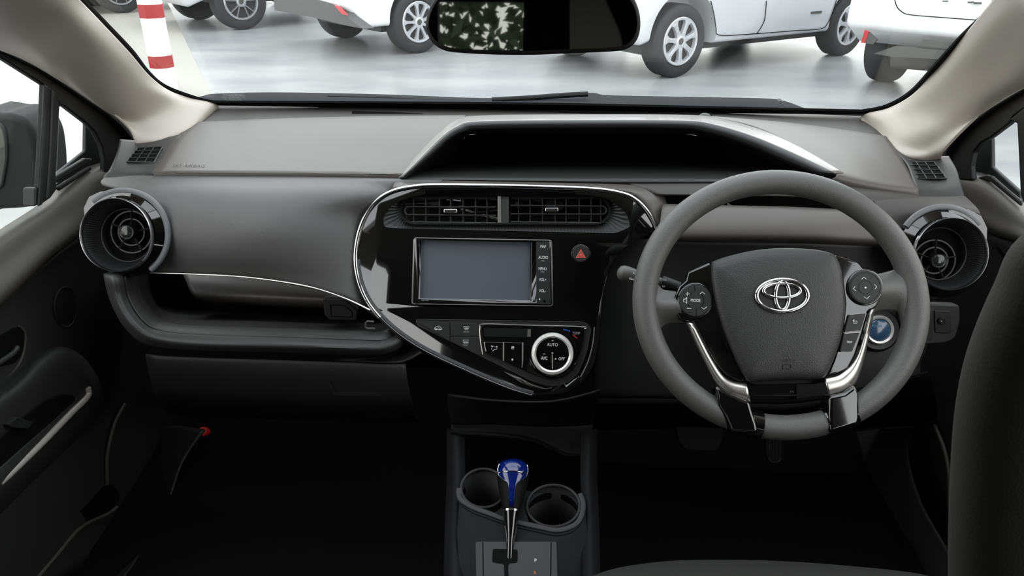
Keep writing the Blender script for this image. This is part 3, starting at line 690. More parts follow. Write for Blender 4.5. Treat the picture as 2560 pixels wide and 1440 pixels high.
round_vent((2368, 635), 1, 'round chrome ringed air vent at the right, behind the steering wheel', dict(c=(2358, 632), r=112, a=(-145, -38)),
           [(2370, 525), (2420, 522), (2454, 540), (2469, 570), (2468, 600)]+circ(2368, 635, 94, 14, -20, -88), hubd=(-10, 18), sc=1.035)
# ================================================================== CENTRE STACK
P = SP; PK = (P.px(1307, 680)-P.px(1207, 680)).length/100      # metres per photo pixel on the stack
cs = thing('centre_stack_panel', 'gloss black teardrop centre panel with chrome arch in the dashboard', 'centre panel', P.px(1207, 720))
arch = spl2([(1642, 574), (1630, 548), (1612, 521), (1590, 500), (1560, 485), (1500, 474), (1400, 469), (1250, 465), (1100, 463), (1040, 466), (985, 477), (945, 500), (915, 537), (896, 585), (888, 640), (893, 690), (908, 735), (935, 778), (985, 828), (1060, 878), (1170, 930), (1270, 972), (1330, 990)], 6)
right = rnd([(1375, 996), (1440, 975), (1485, 920), (1500, 840), (1506, 740), (1525, 670), (1560, 620), (1642, 574)], 30)
face = MB().pprism(P, arch+right[6:-6], -.03, 0).build('gloss_panel', PIANO, cs, smooth=30, bevel=.0015)
st = MB().pprism(P, circ(1264, 524.5, 1, 4), -.01, .01)
def stadium(x0, x1, y0, y1, n=16):
    r = (y1-y0)/2; c = (y0+y1)/2; return [(x1-r+r*math.cos(R(-90+180*k/n)), c+r*math.sin(R(-90+180*k/n))) for k in range(n+1)]+[(x0+r+r*math.cos(R(90+180*k/n)), c+r*math.sin(R(90+180*k/n))) for k in range(n+1)]
insert_o = rnd([(958, 568, 8), (952, 545, 14), (975, 508, 20), (1040, 485, 30), (1250, 479), (1470, 485, 30), (1530, 497, 20), (1570, 532, 20), (1578, 566, 8), (1540, 583, 12), (1250, 577), (1000, 571, 12)], 10, 8)
cut(face, MB().pprism(P, insert_o, -.024, .01), MB().pprism(P, rnd([(1032, 592), (1381, 598), (1386, 769), (1026, 765)], 8), -.02, .01),
    MB().pprism(P, rnd([(1038, 796), (1466, 804), (1480, 818), (1468, 882), (1446, 938), (1416, 962), (1376, 968), (1325, 955), (1215, 900), (1036, 812)], 10), -.02, .01))
k_ = [i for i, (x, y) in enumerate(arch) if y > 800][0]
MB().tube([P.px(x, y, .001) for x, y in arch[:k_]], .0031, n=12, ref=P.N, sx=.8).build('chrome_arch', CHROME, cs)
MB().tube([P.px(x, y, .001) for x, y in arch[k_-1:]], .0026, n=12, ref=P.N, sx=.8).build('gloss_lower_edge', PIANO, cs)
off = []
for i, (x, y) in enumerate(arch):
    a, b = arch[max(i-1, 0)], arch[min(i+1, len(arch)-1)]; n = V((b[1]-a[1], a[0]-b[0], 0)).normalized(); off.append((x-n.x*0, y, n))
low = [(x-9*0+n.x*9, y+n.y*9) for x, y, n in off if True]
lowi = [q for q, (x, y, n) in zip(low, off) if y > 640 and x < 1335]
MB().tube([P.px(x, y, -.004) for x, y in lowi], .0052, n=10).build('woven_lower_edge', mat('woven_edge_band', (.05, .052, .055), .4, bump=('wave', 500, .6)), cs)
MB().tube([P.px(x, y, .0005) for x, y in ((1540, 780), (1525, 860), (1500, 910), (1470, 942))][:0] or [P.px(x, y, .001) for x, y in spl2([(1486, 818), (1482, 860), (1470, 905), (1452, 942)], 6)], .0009, n=6).build('edge_highlight_strip', SATIN, cs)
# fluted vent insert (real ridges)
ap = stadium(1000, 1526, 489, 561, 40)
def cast(p, d, poly):               # first crossing of a ray with the outer outline
    best = None; m = len(poly)
    for j in range(m):
        x1, y1 = poly[j]; x2, y2 = poly[(j+1) % m]; x1 -= p[0]; x2 -= p[0]; y1 -= p[1]; y2 -= p[1]
        ex, ey = x2-x1, y2-y1; dt = d[0]*ey-d[1]*ex
        if abs(dt) < 1e-12: continue
        t = (x1*ey-y1*ex)/dt; q = (x1*d[1]-y1*d[0])/dt
        if t > 0 and -1e-6 <= q <= 1+1e-6 and (best is None or t < best): best = t
    best = best or 1; return (p[0]+d[0]*best, p[1]+d[1]*best)
ii = []; oo = []; x0, x1, y0, y1 = 1000, 1526, 489, 561; rr_ = (y1-y0)/2; yc = (y0+y1)/2; NS = 110; NE = 44
for k in range(NS): ii.append(((x0+rr_)+(x1-x0-2*rr_)*k/NS, y0)); oo.append(cast(ii[-1], (0, -1), insert_o))
for k in range(NE): a_ = R(-90+180*k/NE); d_ = (math.cos(a_), math.sin(a_)); ii.append((x1-rr_+rr_*d_[0], yc+rr_*d_[1])); oo.append(cast(ii[-1], d_, insert_o))
for k in range(NS): ii.append(((x1-rr_)-(x1-x0-2*rr_)*k/NS, y1)); oo.append(cast(ii[-1], (0, 1), insert_o))
for k in range(NE): a_ = R(90+180*k/NE); d_ = (math.cos(a_), math.sin(a_)); ii.append((x0+rr_+rr_*d_[0], yc+rr_*d_[1])); oo.append(cast(ii[-1], d_, insert_o))
N = len(ii)
rows = []
for t, h in ((0, -.001), (.33, -.004), (.66, -.007), (1., -.011)):
    rows.append([P.px(oo[i % N][0]*(1-t)+ii[i % N][0]*t, oo[i % N][1]*(1-t)+ii[i % N][1]*t, h-(.0011 if i % 2 and 0 < t < 1 else 0)) for i in range(N+1)])
MB().grid(rows).build('fluted_vent_surround', KEYS, cs, smooth=0)
MB().frame([P.px(*q, -.002) for q in stadium(1000, 1526, 489, 561)], [P.px(*q, -.010) for q in stadium(1007, 1519, 494, 556)], -P.N*.004).build('vent_bezel', RUBBER, cs, smooth=30)
MB().pprism(P, stadium(998, 1528, 488, 562), -.05, -.045).build('vent_duct', VOID, cs, smooth=0)
MB().pprism(P, [(1244, 490), (1252, 490), (1253, 557), (1244, 557)], -.02, -.004).build('divider_edge', SATIN, cs, smooth=0)
MB().pprism(P, [(1252, 490), (1272, 490), (1272, 557), (1253, 557)], -.02, -.006).build('divider', GRAY, cs, smooth=0)
for x0, x1, sl, tab, lab, lf in ((1008, 1240, (1033, 1064, 1098, 1126, 1157, 1188, 1217), (1109, 1143, 527), 'left centre air vent grille with small chrome slider tab', 1),
                             (1277, 1522, (1296, 1325, 1356, 1388, 1415, 1448, 1478, 1502), (1363, 1396, 524), 'right centre air vent grille with small chrome slider tab', 0)):
    t = thing('centre_air_vent', lab, 'air vent', P.px((x0+x1)/2, 525, -.01), 'centre air vents')
    if lf: path = [(x1, 518.5), (x0+14, 517)]+circ(x0+14, 527, 10, 10, -90, -270)+[(x0+14, 537), (x1, 539)]
    else: path = [(x0, 514), (x1-16, 516)]+circ(x1-16, 526, 10, 10, -90, 90)+[(x1-16, 536), (x0, 535)]
    MB().tube([P.px(x, y, -.008) for x, y in path], .0013, n=6, ref=P.N, sx=2.).build('blade_loop', GRAY, t, smooth=40)
    MB().tube([P.px(x0, 495, -.010), P.px(x1, 495, -.010)], .0012, n=6).build('blade', KEYS, t)
    MB().tube([P.px(x0, 555, -.010), P.px(x1, 557, -.010)], .0012, n=6).build('blade', KEYS, t)
    for x in sl: MB().pprism(P, [(x-1.1, 493), (x+1.1, 493), (x+1.1, 557), (x-1.1, 557)], -.030, -.013).build('slat', GRAY, t, smooth=0)
    MB().pprism(P, rnd([(tab[0], tab[2]-5), (tab[1], tab[2]-5), (tab[1], tab[2]+5), (tab[0], tab[2]+5)], 3), -.012, -.003).build('slider_tab', CHROME, t, bevel=.0012)
# hazard switch
hz = thing('hazard_switch', 'round hazard warning switch with pink double triangle, right of the screen', 'switch', P.px(1452, 635))
disc(P, 1452, 635, 24, -.004, .0008).build('collar', PIANO, hz, bevel=.0008)
disc(P, 1452, 634.5, 21, -.002, .003).build('button', DARK, hz, bevel=.0012)
def trib(s, h): return [(1452-s, 635+s*.68+1), (1452, 635-s*1.05+1), (1452+s, 635+s*.68+1)]
MB().pprism(P, trib(12.5, 0), .003, .0034).build('triangle', PINK, hz, smooth=0)
for s, r_ in ((8.6, .00022), (5., .00022)): MB().tube([P.px(x, y, .0036) for x, y in trib(s, 0)], r_*1.6, True, 5).build('triangle_line', mat('hazard_line', (.35, .03, .03), .5), hz)
# head unit
hu = thing('head_unit', 'rectangular touchscreen audio navigation unit in the centre panel', 'car stereo', P.px(1207, 681))
hb = MB().pprism(P, rnd([(1033, 593), (1380, 599), (1385, 767.5), (1028, 763)], 9), -.018, .0015).build('bezel', PIANO, hu, smooth=30, bevel=.0008)
cut(hb, MB().prism([P.px(*q, .01) for q in ((1043, 600), (1335, 606), (1334, 757), (1042, 750))], [P.px(*q, -.010) for q in ((1054, 600), (1324, 605), (1322, 749.5), (1051, 745))][:4]))
hb.data.materials[0] = PIANO
MB().pprism(P, [(1050, 600), (1327, 605), (1325, 752), (1048, 747)], -.012, -.0075).build('screen', SCREEN, hu, smooth=0)
for nm, q in (('left', ((1043.5, 601.5), (1050.5, 602.5), (1049.5, 662), (1043.5, 680))), ('right', ((1326.5, 607), (1334, 607.5), (1332, 718), (1325, 700)))):
    pass
MB().tube([P.px(x, y, .0018) for x, y in rnd([(1036, 595), (1377, 601), (1381, 765), (1031, 760)], 7)], .0005, True, 6).build('chamfer_line', SATIN, hu)
MB().pprism(P, rnd([(1340, 604), (1374, 604.5), (1377, 762), (1341, 760)], 5), .001, .0022).build('key_strip', KEYS, hu, bevel=.0004)
for s, x, y, hpx, m_ in (('MAP', 1358, 616.3, 7.6, WHITE), ('AUDIO', 1358, 643.4, 7.8, WHITE), ('PWR', 1357.3, 652.3, 4, DIMP), ('MENU', 1356.5, 671.8, 7.6, WHITE), ('CTRL', 1356.3, 680, 4.2, DIMP), ('VOL+', 1356.5, 699, 7.6, WHITE), ('VOL-', 1356, 726.8, 7.6, WHITE)):
    text(s, P, x, y, hpx if '-' not in s else 7.6, m_, hu, .0023, wide=.72)
text('NSZA-W66', P, 1062.5, 750.5, 3.4, DIMP, hu, .0016, wide=.8)
disc(P, 1349, 748, 1.8, .002, .0026, n=12).build('indicator', WHITE, hu)
disc(P, 1361, 753, 3.6, .002, .0026, n=16).build('socket', VOID, hu)
# climate panel
cl = thing('climate_control_panel', 'angular climate control panel with white ringed dial below the screen', 'climate control', P.px(1280, 870))
outl_ = rnd([(1040, 798), (1462, 805, 14), (1478, 820), (1466, 882), (1444, 935), (1414, 959), (1376, 964), (1327, 951), (1217, 897), (1042, 812)], 12)
MB().pprism(P, outl_, -.012, -.001).build('base', DARK, cl, smooth=30, bevel=.001)
MB().tube([P.px(x, y, -.0006) for x, y in outl_], .0008, True, 6).build('rim_line', GRAY, cl)
for q in ([(1048, 807), (1124, 807), (1124, 852)], [(1126, 807), (1193, 809, 6), (1199, 820), (1199, 840), (1126, 840)], [(1126, 842), (1199.5, 842), (1204, 887), (1190, 886), (1126, 853)]):
    MB().pprism(P, rnd(q, 2.5), -.003, .0012).build('button', KEYS, cl, bevel=.0005)
gl = MB().pprism(P, rnd([(1201, 818), (1210, 811), (1452, 817), (1464, 826), (1452, 882), (1434, 922), (1408, 943), (1376, 950), (1330, 935), (1214, 882)], 9), -.003, .0016).build('gloss_plate', PIANO, cl, bevel=.0006)
MB().tube([P.px(x, y, .0014) for x, y in spl2([(1207, 886), (1201, 850), (1200, 820), (1209, 810.5), (1300, 813), (1450, 817), (1462, 822)], 6)], .0009, n=6).build('plate_edge', SATIN, gl)
MB().pprism(P, [(1209, 820), (1328, 822), (1328, 843), (1210, 841.5)], .0014, .0019).build('lcd_window', LCD, cl, smooth=0)
MB().pprism(P, [(1319, 823), (1327, 823), (1327, 842), (1318, 842)], .0014, .0022).build('lcd_side_bezel', SATIN, cl, smooth=0)
for q in ([(1211, 855), (1256, 856), (1256, 901), (1216, 884)], [(1261, 856), (1305, 857), (1305, 920), (1261, 903)]):
    MB().pprism(P, rnd(q, 2), .001, .0026).build('button', PIANO, cl, bevel=.0004)
for q in ([(1211, 855), (1212, 866), (1215, 878)], [(1258.6, 855), (1258.6, 902)], [(1307, 856), (1307, 900), (1305, 919)]):
    MB().tube([P.px(x, y, .0026) for x, y in q], .0006, n=6).build('chrome_bar', SATIN, cl)
for s, x, y, h_ in (('FRONT', 1166, 829.8, 4.2), ('REAR', 1164.3, 862.7, 4.2)): text(s, P, x, y, h_, DIMP, cl, .0014, wide=.8)
text('TEMP', P, 1440.5, 833, 7, DIMP, cl, .0018, wide=.85)
IP = P
def icon(lines, h, m_, par, r_=.00028, name='icon'):
    b = MB()
    for l in lines: b.tube([IP.px(x, y, h) for x, y in l], r_, n=5)
    return b.build(name, m_, par, smooth=0)
icon([spl2([(1086, 823), (1088, 818.5), (1093, 817), (1099, 817), (1104, 821), (1103, 824), (1086, 823)], 4), circ(1090, 823, 1.8, 8)+[(1092, 823)], circ(1100, 823, 1.8, 8), [(1098, 820), (1093, 820.5), (1096, 818.5)]], .0014, WHITE, cl)
icon([[(1159, 817), (1166, 815.5), (1173, 817), (1171, 822), (1161, 822), (1159, 817)], [(1163, 818.5), (1163, 825)], [(1166, 818.5), (1166, 825)], [(1169, 818.5), (1169, 825)]], .0014, WHITE, cl)
icon([[(1158, 850), (1171, 850), (1171, 857), (1158, 857), (1158, 850)], [(1162, 852.5), (1162, 859)], [(1164.7, 852.5), (1164.7, 859)], [(1167.5, 852.5), (1167.5, 859)]], .0014, WHITE, cl)
icon([[(1228, 865), (1234, 865.5), (1230, 868), (1228, 865)], [(1236, 867.5), (1239, 867)], [(1229, 870), (1229.5, 874)], [(1243, 866.5), (1242, 873), (1236, 874), (1231, 878)], circ(1242.5, 866.5, 1, 6)], .0028, WHITE, cl, .00035)
for cx_, cy_, s in ((1282, 869.5, 3.6), (1281, 899, 2.2)):
    icon([circ(cx_+s*.62*math.cos(R(a)), cy_+s*.62*math.sin(R(a)), s*.5, 8)+[(cx_, cy_)] for a in (45, 135, 225, 315)], .0028, WHITE, cl, .0003)
for i in range(4):
    icon([[(1409+i*4.5, 822+i*1.2), (1411+i*4.5, 825.5+i*1.2)]], .0018, BLUEP, cl, .0007, 'cold_mark')
    icon([[(1431+i*2.6, 838+i*2.4), (1437+i*2.4, 838.6+i*2.4)]], .0018, REDP, cl, .0005, 'hot_mark')
dl = thing('climate_dial', 'black round dial with white knurled ring on the climate control panel', 'dial', P.px(1381, 884))
c0 = P.uv(P.px(1381, 884, .004)); rr = 51.5*PK
DP = Plane(P.p(c0[0], c0[1], 0), P.U, P.W)
MB().lathe(DP, (0, 0), [(rr*1.2, 0), (rr*1.2, .0022), (rr*1.12, .0028), (rr, .0025)], 64).build('dial_collar', PIANO, dl)
n = 160; rows = []
for r0, h0, k in ((1.0, .0015, 1), (1.0, .0095, 1), (.975, .0115, 0), (.86, .0125, 0), (.79, .011, 0), (.785, .006, 0)):
    rows.append([DP.p((rr*r0+(.0006*k if i % 2 else 0))*math.cos(2*math.pi*i/n), (rr*r0+(.0006*k if i % 2 else 0))*math.sin(2*math.pi*i/n), h0) for i in range(n+1)])
MB().grid(rows).build('knurled_ring', RINGW, dl, smooth=25)
MB().lathe(DP, (0, 0), [(rr*.80, .004), (rr*.79, .009), (rr*.5, .0105), (0, .011)], 64).build('dial_face', PIANO, dl)
for s, x, y, h_ in (('AUTO', 1381, 861.5, 8.3), ('A/C', 1361, 895.5, 8.3), ('OFF', 1404, 897, 7.8)): text(s, P, x, y, h_, WHITE, dl, .0108, wide=.85)
MB().tube([P.px(1381, 887, .0112), P.px(1381, 922, .0105)], .0007, n=6).build('divider_line', SATIN, dl)
icon([circ(1381, 883, 2, 8), [(1379, 852), (1384, 852)], [(1358, 885), (1363, 885)], [(1387, 895), (1391, 899)], [(1391, 895), (1387, 899)]], .0112, WHITE, dl, .0003)
# ================================================================== PASSENGER TRAY, GLOVEBOX
tr = ds
Oo = [(262, 676, 1.0), (262, 690, .945), (272, 735, .935), (290, 780, .925), (320, 826, .915), (368, 860, .91), (480, 875, .905), (700, 880, .90), (900, 886, .92), (960, 884, .93), (1000, 868, .945), (1040, 835, .965)]
Mo = [(283, 676, .995), (284, 690, .935), (294, 735, .925), (308, 775, .915), (335, 812, .905), (378, 842, .90), (480, 858, .895), (700, 864, .89), (900, 871, .91), (955, 870, .922), (990, 856, .94), (1025, 830, .955)]
Io = [(305, 676, 1.0), (306, 690, .945), (314, 735, .94), (326, 765, .93), (350, 800, .92), (388, 826, .915), (480, 838, .91), (700, 845, .905), (900, 853, .925), (948, 854, .932), (978, 845, .947), (1005, 828, .965)]
part('tray_rim', [Oo, Mo, Io], GRAY, n=6)
Jo = [(338, 676, 1.03), (340, 690, 1.0), (352, 735, .99), (368, 765, .985), (390, 792, .975), (425, 808, .97), (490, 815, .965), (700, 822, .96), (900, 830, .955), (940, 832, .955), (965, 826, .955), (985, 815, .955)]
I2 = [(a[0]+3, a[1]-2, a[2]+.004) for a in Io]
part('tray_inner_rim', [I2, [((a[0]+b[0])/2, (a[1]+b[1])/2-2, (a[2]*.6+b[2]*.4)) for a, b in zip(I2, Jo)], Jo], GRAY, n=6)
Ko = [(371, 676, 1.15), (372, 690, 1.15), (378, 720, 1.15), (385, 740, 1.14), (400, 760, 1.14), (430, 772, 1.13), (490, 778, 1.13), (700, 784, 1.12), (900, 792, 1.12), (940, 794, 1.12), (965, 792, 1.12), (985, 790, 1.12)]
part('tray_well', [Jo, [((a[0]+b[0])/2, (a[1]+b[1])/2, (a[2]+b[2])/2) for a, b in zip(Jo, Ko)], Ko], RUBBER, n=6)
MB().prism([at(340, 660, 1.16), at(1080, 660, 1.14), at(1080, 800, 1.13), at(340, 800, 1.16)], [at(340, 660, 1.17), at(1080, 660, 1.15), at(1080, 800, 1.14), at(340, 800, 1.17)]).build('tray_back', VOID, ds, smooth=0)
part('padded_bar', [[(455, 680, 1.12), (600, 690, 1.12), (750, 705, 1.11), (900, 715, 1.11)],
                    [(466, 705, 1.09), (600, 712, 1.09), (750, 722, 1.085), (900, 730, 1.085)],
                    [(480, 735, 1.07), (600, 738, 1.07), (750, 744, 1.065), (900, 750, 1.065)],
                    [(500, 750, 1.075), (600, 753, 1.075), (750, 760, 1.07), (900, 766, 1.07)],
                    [(515, 758, 1.10), (600, 760, 1.10), (750, 767, 1.10), (900, 772, 1.10)]], PAD)
sk = MB(); TP = tilt(at(850, 770, 1.0), 5)
sk.pprism(TP, rnd([(806, 745), (860, 745), (895, 778), (893, 803), (822, 801), (810, 788)], 6), -.05, 0); sk.build('socket_block', DARK, ds, bevel=.003)
MB().tube([TP.px(x, y, .0006) for x, y in rnd([(826, 762), (862, 764), (880, 780), (880, 793), (828, 791)], 2)], .0006, True, 6).build('socket_outline', VOID, ds)
MB().tube([at(x, y, .955) for x, y in [(935, 804), (918, 803), (914, 808), (914, 818), (920, 821), (938, 821)]], .0016, n=6).build('tray_hook', PAD, ds)
part('tray_end', [[(1060, 800, .98), (1000, 790, .99), (940, 780, 1.0), (880, 752, 1.03)], [(1060, 840, .97), (1010, 826, .97), (970, 800, .985), (930, 780, 1.0)]], DARK)
# fascia below the tray and the glovebox
part('lower_fascia', [Oo, [(q[0]+(6 if q[0] < 400 else 0), q[1]+(6 if q[1] > 820 else 0), q[2]+.02) for q in Oo],
                      [(298, 665, 1.0), (300, 700, .99), (320, 760, .985), (335, 810, .975), (355, 850, .965), (385, 880, .955), (480, 889, .945), (700, 897, .94), (900, 905, .935), (960, 907, .935), (1010, 905, .935), (1060, 880, .935)]], RUBBER, n=6)
gb = thing('glovebox', 'closed black glovebox lid below the open passenger tray', 'glovebox', at(680, 950, .95))
def gpart(name, rows, m, par=gb, **kw): return MB().grid(skin(rows, 6, 5)).build(name, m, par, smooth=60, solid=.003)
gpart('lid', [[(365, 889, .958), (600, 896, .955), (820, 902, .95), (1015, 911, .945)],
              [(365, 892, .948), (600, 899, .945), (820, 906, .94), (1015, 915, .935)],
              [(375, 940, .945), (600, 950, .94), (820, 955, .935), (1020, 960, .93)],
              [(390, 990, .955), (600, 1000, .95), (820, 1005, .945), (1030, 1010, .94)],
              [(410, 1020, 1.0), (600, 1030, 1.0), (820, 1035, 1.0), (1040, 1040, 1.0)],
              [(420, 1035, 1.1), (600, 1045, 1.1), (820, 1050, 1.1), (1050, 1055, 1.1)]], DARK)
GP = tilt(at(885, 968, .932), 0)
hd_ = MB().frame([GP.px(*q, .001) for q in rnd([(815, 947), (932, 949), (954, 990), (832, 989)], 3)], [GP.px(*q, .001) for q in rnd([(824, 953), (926, 955), (942, 983), (838, 982)], 3)], V((0, .012, 0))).build('handle', DARK, gb, smooth=30)
MB().pprism(GP, [(822, 951), (928, 953), (945, 985), (836, 984)], -.01, -.002).build('handle_recess', VOID, gb, smooth=0)

# ================================================================== CENTRE CONSOLE
KO = V((0, .81, .465)); KP = Plane(KO, V((1, 0, 0)), V((0, .932, .362)))
co = thing('centre_console', 'black floor console with two cup holders and gear lever gate', 'console', KO)
def cpart(name, rows, m, **kw): return MB().grid(skin(rows, 6, 5)).build(name, m, co, smooth=60, solid=.003)
cpart('tunnel_front', [[(1120, 985, .93), (1230, 1000, .90), (1380, 1003, .885), (1500, 975, .90)],
                       [(1120, 1020, .93), (1240, 1022, .915), (1380, 1022, .905), (1490, 1015, .915)],
                       [(1130, 1060, .93), (1250, 1060, .93), (1380, 1065, .93), (1482, 1060, .93)]], CONS)
ridge = [(1128, 1074, .93), (1166, 1078, .93), (1250, 1082, .93), (1330, 1093, .93), (1372, 1110, .925), (1410, 1128, .92), (1445, 1130, .92), (1482, 1120, .92)]
r2 = [(1128, 1082, .925), (1166, 1088, .925), (1250, 1093, .925), (1330, 1103, .925), (1372, 1120, .92), (1410, 1137, .915), (1445, 1140, .915), (1482, 1138, .915)]
cpart('box_hood', [[(1128, 1055, .94), (1166, 1057, .94), (1250, 1058, .94), (1330, 1062, .94), (1372, 1064, .94), (1410, 1064, .94), (1445, 1062, .94), (1482, 1058, .94)], ridge, r2, [(q[0], q[1]+3, 1.0) for q in r2]], CONS)
cpart('box_interior', [[(1160, 1080, 1.05), (1300, 1080, 1.05), (1450, 1080, 1.05)], [(1160, 1240, 1.05), (1300, 1240, 1.05), (1450, 1240, 1.05)]], VOID)
for sx, a, b in ((-1, 1162, 1118), (1, 1452, 1492)):
    cpart('box_side', [[(a, 1085, .93), ((a+b)/2, 1080, .925), (b, 1070, .94)], [(a, 1200, .86), ((a+b)/2, 1200, .855), (b, 1195, .87)], [(a+sx*4, 1300, .80), ((a+b)/2+sx*4, 1300, .795), (b+sx*4, 1290, .81)], [(a+sx*6, 1460, .70), ((a+b)/2+sx*6, 1460, .695), (b+sx*8, 1450, .71)]], CONS)
# console top with real holes
top = MB().pprism(KP, [(1150, 1215), (1300, 1222), (1458, 1240), (1472, 1330), (1480, 1480), (1150, 1480), (1140, 1330)], -.02, 0).build('console_top', CONS, co, smooth=30, bevel=.003)
bake(top)
cups = [(1209, 1222, 56, 48), (1383, 1266, 66, 52)]
cut(top, *[MB().pprism(KP, circ(x, y, rx, 48, ry=ry), -.05, .02) for x, y, rx, ry in cups])
for x, y, rx, ry in cups:
    c = thing('cup', None, None) if False else None
    a = [KP.px(*q, 0) for q in circ(x, y, rx, 48, ry=ry)]; cc = sum(a, V())/len(a)
    b = MB(); lo = [cc+(q-cc)*.86-V((0, 0, .07)) for q in a]
    n = len(a); b.add(a+lo, [(i, (i+1) % n, n+(i+1) % n, n+i) for i in range(n)]+[list(range(n, 2*n))]); ch = b.build('cup_holder', RUBBER, co, solid=.002)
    MB().tube([q+KP.N*.0015 for q in a], .0022, True, 8).build('holder_rim', DARK, ch)
lipp = [(1147, 1222), (1150, 1247), (1180, 1268), (1222, 1284), (1268, 1300), (1352, 1319), (1395, 1326), (1433, 1315), (1452, 1294), (1458, 1262), (1450, 1235)]
MB().tube(spl([KP.px(x, y, .001) for x, y in lipp], 6), .0045, n=8, ref=KP.N, sx=.6).build('tray_lip', DARK, co)
MB().tube(spl([KP.px(x, y+12, -.001) for x, y in lipp[1:-2]], 6), .0025, n=8).build('tray_lip_step', CONS, co)
MB().pprism(KP, rnd([(1187, 1352), (1393, 1352), (1397, 1500), (1190, 1500)], 8), -.01, .003).build('gate_plate', DARK, co, bevel=.002)
for x in (1207, 1378): MB().tube([KP.px(x, 1356, .0032), KP.px(x+(2 if x < 1300 else -2), 1480, .0032)], .0007, n=6).build('plate_seam', VOID, co)
sl = MB().pprism(KP, rnd([(1232, 1372), (1294, 1374), (1294, 1406), (1272, 1408), (1270, 1420), (1276, 1500), (1262, 1500), (1260, 1410), (1230, 1405)], 5), .002, .0036).build('gate_slot', VOID, co)
text('P', KP, 1339, 1401, 8.5, WHITE, co, .0034); text('R', KP, 1338, 1432, 8.5, ORANGE, co, .0034)
# gear lever
A = KP.px(1274, 1392, 0); Bt = at(1283, 1172, .835)
ax_ = (Bt-A).normalized()
gl_ = thing('gear_lever', 'gear lever with translucent blue topped knob rising from the console gate', 'gear lever', A)
def L(k): return A+(Bt-A)*k
MB().tube([A-ax_*.02, L(.18), L(.40), L(.50)], [.0045, .0052, .010, .0125], n=20).build('shaft', PIANO, gl_)
for s in (-1, 1): MB().tube([L(.16)+V((s*.0040, -.003, 0)), L(.36)+V((s*.0085, -.004, 0))], .0012, n=6).build('chrome_edge', CHROME, gl_)
MB().tube([L(.495), L(.515)], .0128, n=32).build('chrome_collar', CHROME, gl_)
kb = MB(); prof = [(.51, .0125), (.58, .0145), (.70, .0180), (.80, .0205), (.90, .0225), (.98, .0220), (1.05, .0180), (1.09, .0110), (1.10, .002)]
prof = [(a, b) for a, b in [(q.x, q.y) for q in spl([V((a, b, 0)) for a, b in prof], 4)]]
kb.tube([L(a) for a, b in prof], [b for a, b in prof], n=40).build('knob', CONS, gl_)
# blue lens: a proud patch on the front and top of the knob
def kn(k, ang, dr=.0006):
    r = None
    for (a0, b0), (a1, b1) in zip(prof, prof[1:]):
        if a0 <= k <= a1: r = b0+(b1-b0)*(k-a0)/(a1-a0)
    if r is None: r = prof[-1][1]
    x = V((1, 0, 0)); x = (x-ax_*x.dot(ax_)).normalized(); y = x.cross(ax_)
    y = y if y.y < 0 else -y
    return L(k)+(y*math.cos(ang)+x*math.sin(ang))*(r+dr)+ax_*dr
rows = []
for k, wd in ((.53, .22), (.62, .22), (.72, .24), (.78, .30), (.83, .65), (.88, 1.0), (.94, 1.15), (1.0, 1.25), (1.05, 1.3), (1.085, 1.4)):
    rows.append([kn(k, wd*(i/12-1)) for i in range(25)])
MB().grid(rows).build('blue_lens', BLUE, gl_, smooth=80, solid=.001)
MB().tube([kn(k, s*w_, .0012) for s, ks in ((-1, 1), (1, -1)) for k, w_ in (((1.03, 1.3), (.96, 1.2), (.88, 1.03), (.83, .68), (.79, .33)) if ks == 1 else ((.79, .33), (.83, .68), (.88, 1.03), (.96, 1.2), (1.03, 1.3)))][:5], .0005, n=6).build('lens_trim', CHROME, gl_)
MB().tube([kn(k, w_, .0012) for k, w_ in ((.79, .33), (.83, .68), (.88, 1.03), (.96, 1.2), (1.03, 1.3))], .0005, n=6).build('lens_trim', CHROME, gl_)
MB().tube([kn(.90, a*.9, .0022) for a in [(-1+2*i/16) for i in range(17)]], .0007, n=6).build('lens_arc', CHROME, gl_)
# ================================================================== FOOTWELLS
def fpart(name, rows, m, label, cat):
    o = MB().grid(skin(rows, 6, 5)).build(name, m, smooth=60, solid=.004); return tag(o, label, cat)
fl = tag(MB().lathe(tilt(at(509, 1082, 1.22), 60), (0, 0), [(0, -.02), (.013, -.02), (.013, .0), (.010, .008), (0, .009)], 20).build('emergency_flare', mat('flare_red', (.55, .02, .015), .4)), 'red cap of an emergency flare in the passenger footwell', 'flare')
fpart('kick_panel', [[(405, 1065, 1.22), (450, 1065, 1.2), (512, 1075, 1.17)], [(400, 1150, 1.13), (425, 1150, 1.12), (455, 1160, 1.10)], [(350, 1290, 1.02), (380, 1290, 1.0), (405, 1300, .98)], [(240, 1460, .84), (270, 1460, .83), (300, 1460, .82)]], DARK, 'dark plastic sill panel in the passenger footwell below the flare', 'trim panel')
bp = thing('brake_pedal', 'wide dark rubber brake pedal under the left of the steering wheel', 'pedal', at(1750, 1095, 1.16))
BP = tilt(at(1750, 1095, 1.16), 25)
MB().pprism(BP, rnd([(1685, 1060), (1812, 1070), (1808, 1100), (1795, 1130), (1712, 1128), (1694, 1100)], 12), -.012, 0).build('pad', RUBBER, bp, bevel=.003)
MB().tube([BP.px(1750, 1090, -.01), at(1780, 1000, 1.3)], .008, n=10).build('arm', VOID, bp)
ac = thing('accelerator_pedal', 'narrow ribbed accelerator pedal below the steering wheel', 'pedal', at(1938, 1125, 1.16))
MB().pprism(BP, rnd([(1914, 1060), (1959, 1060), (1959, 1140), (1948, 1160), (1925, 1160), (1914, 1140)], 9), -.012, 0).build('pad', RUBBER, ac, bevel=.003)
for x in (1924, 1933, 1941, 1950): MB().tube([BP.px(x, 1095, .001), BP.px(x, 1150, .001)], .0012, n=6).build('rib', GRAY, ac)
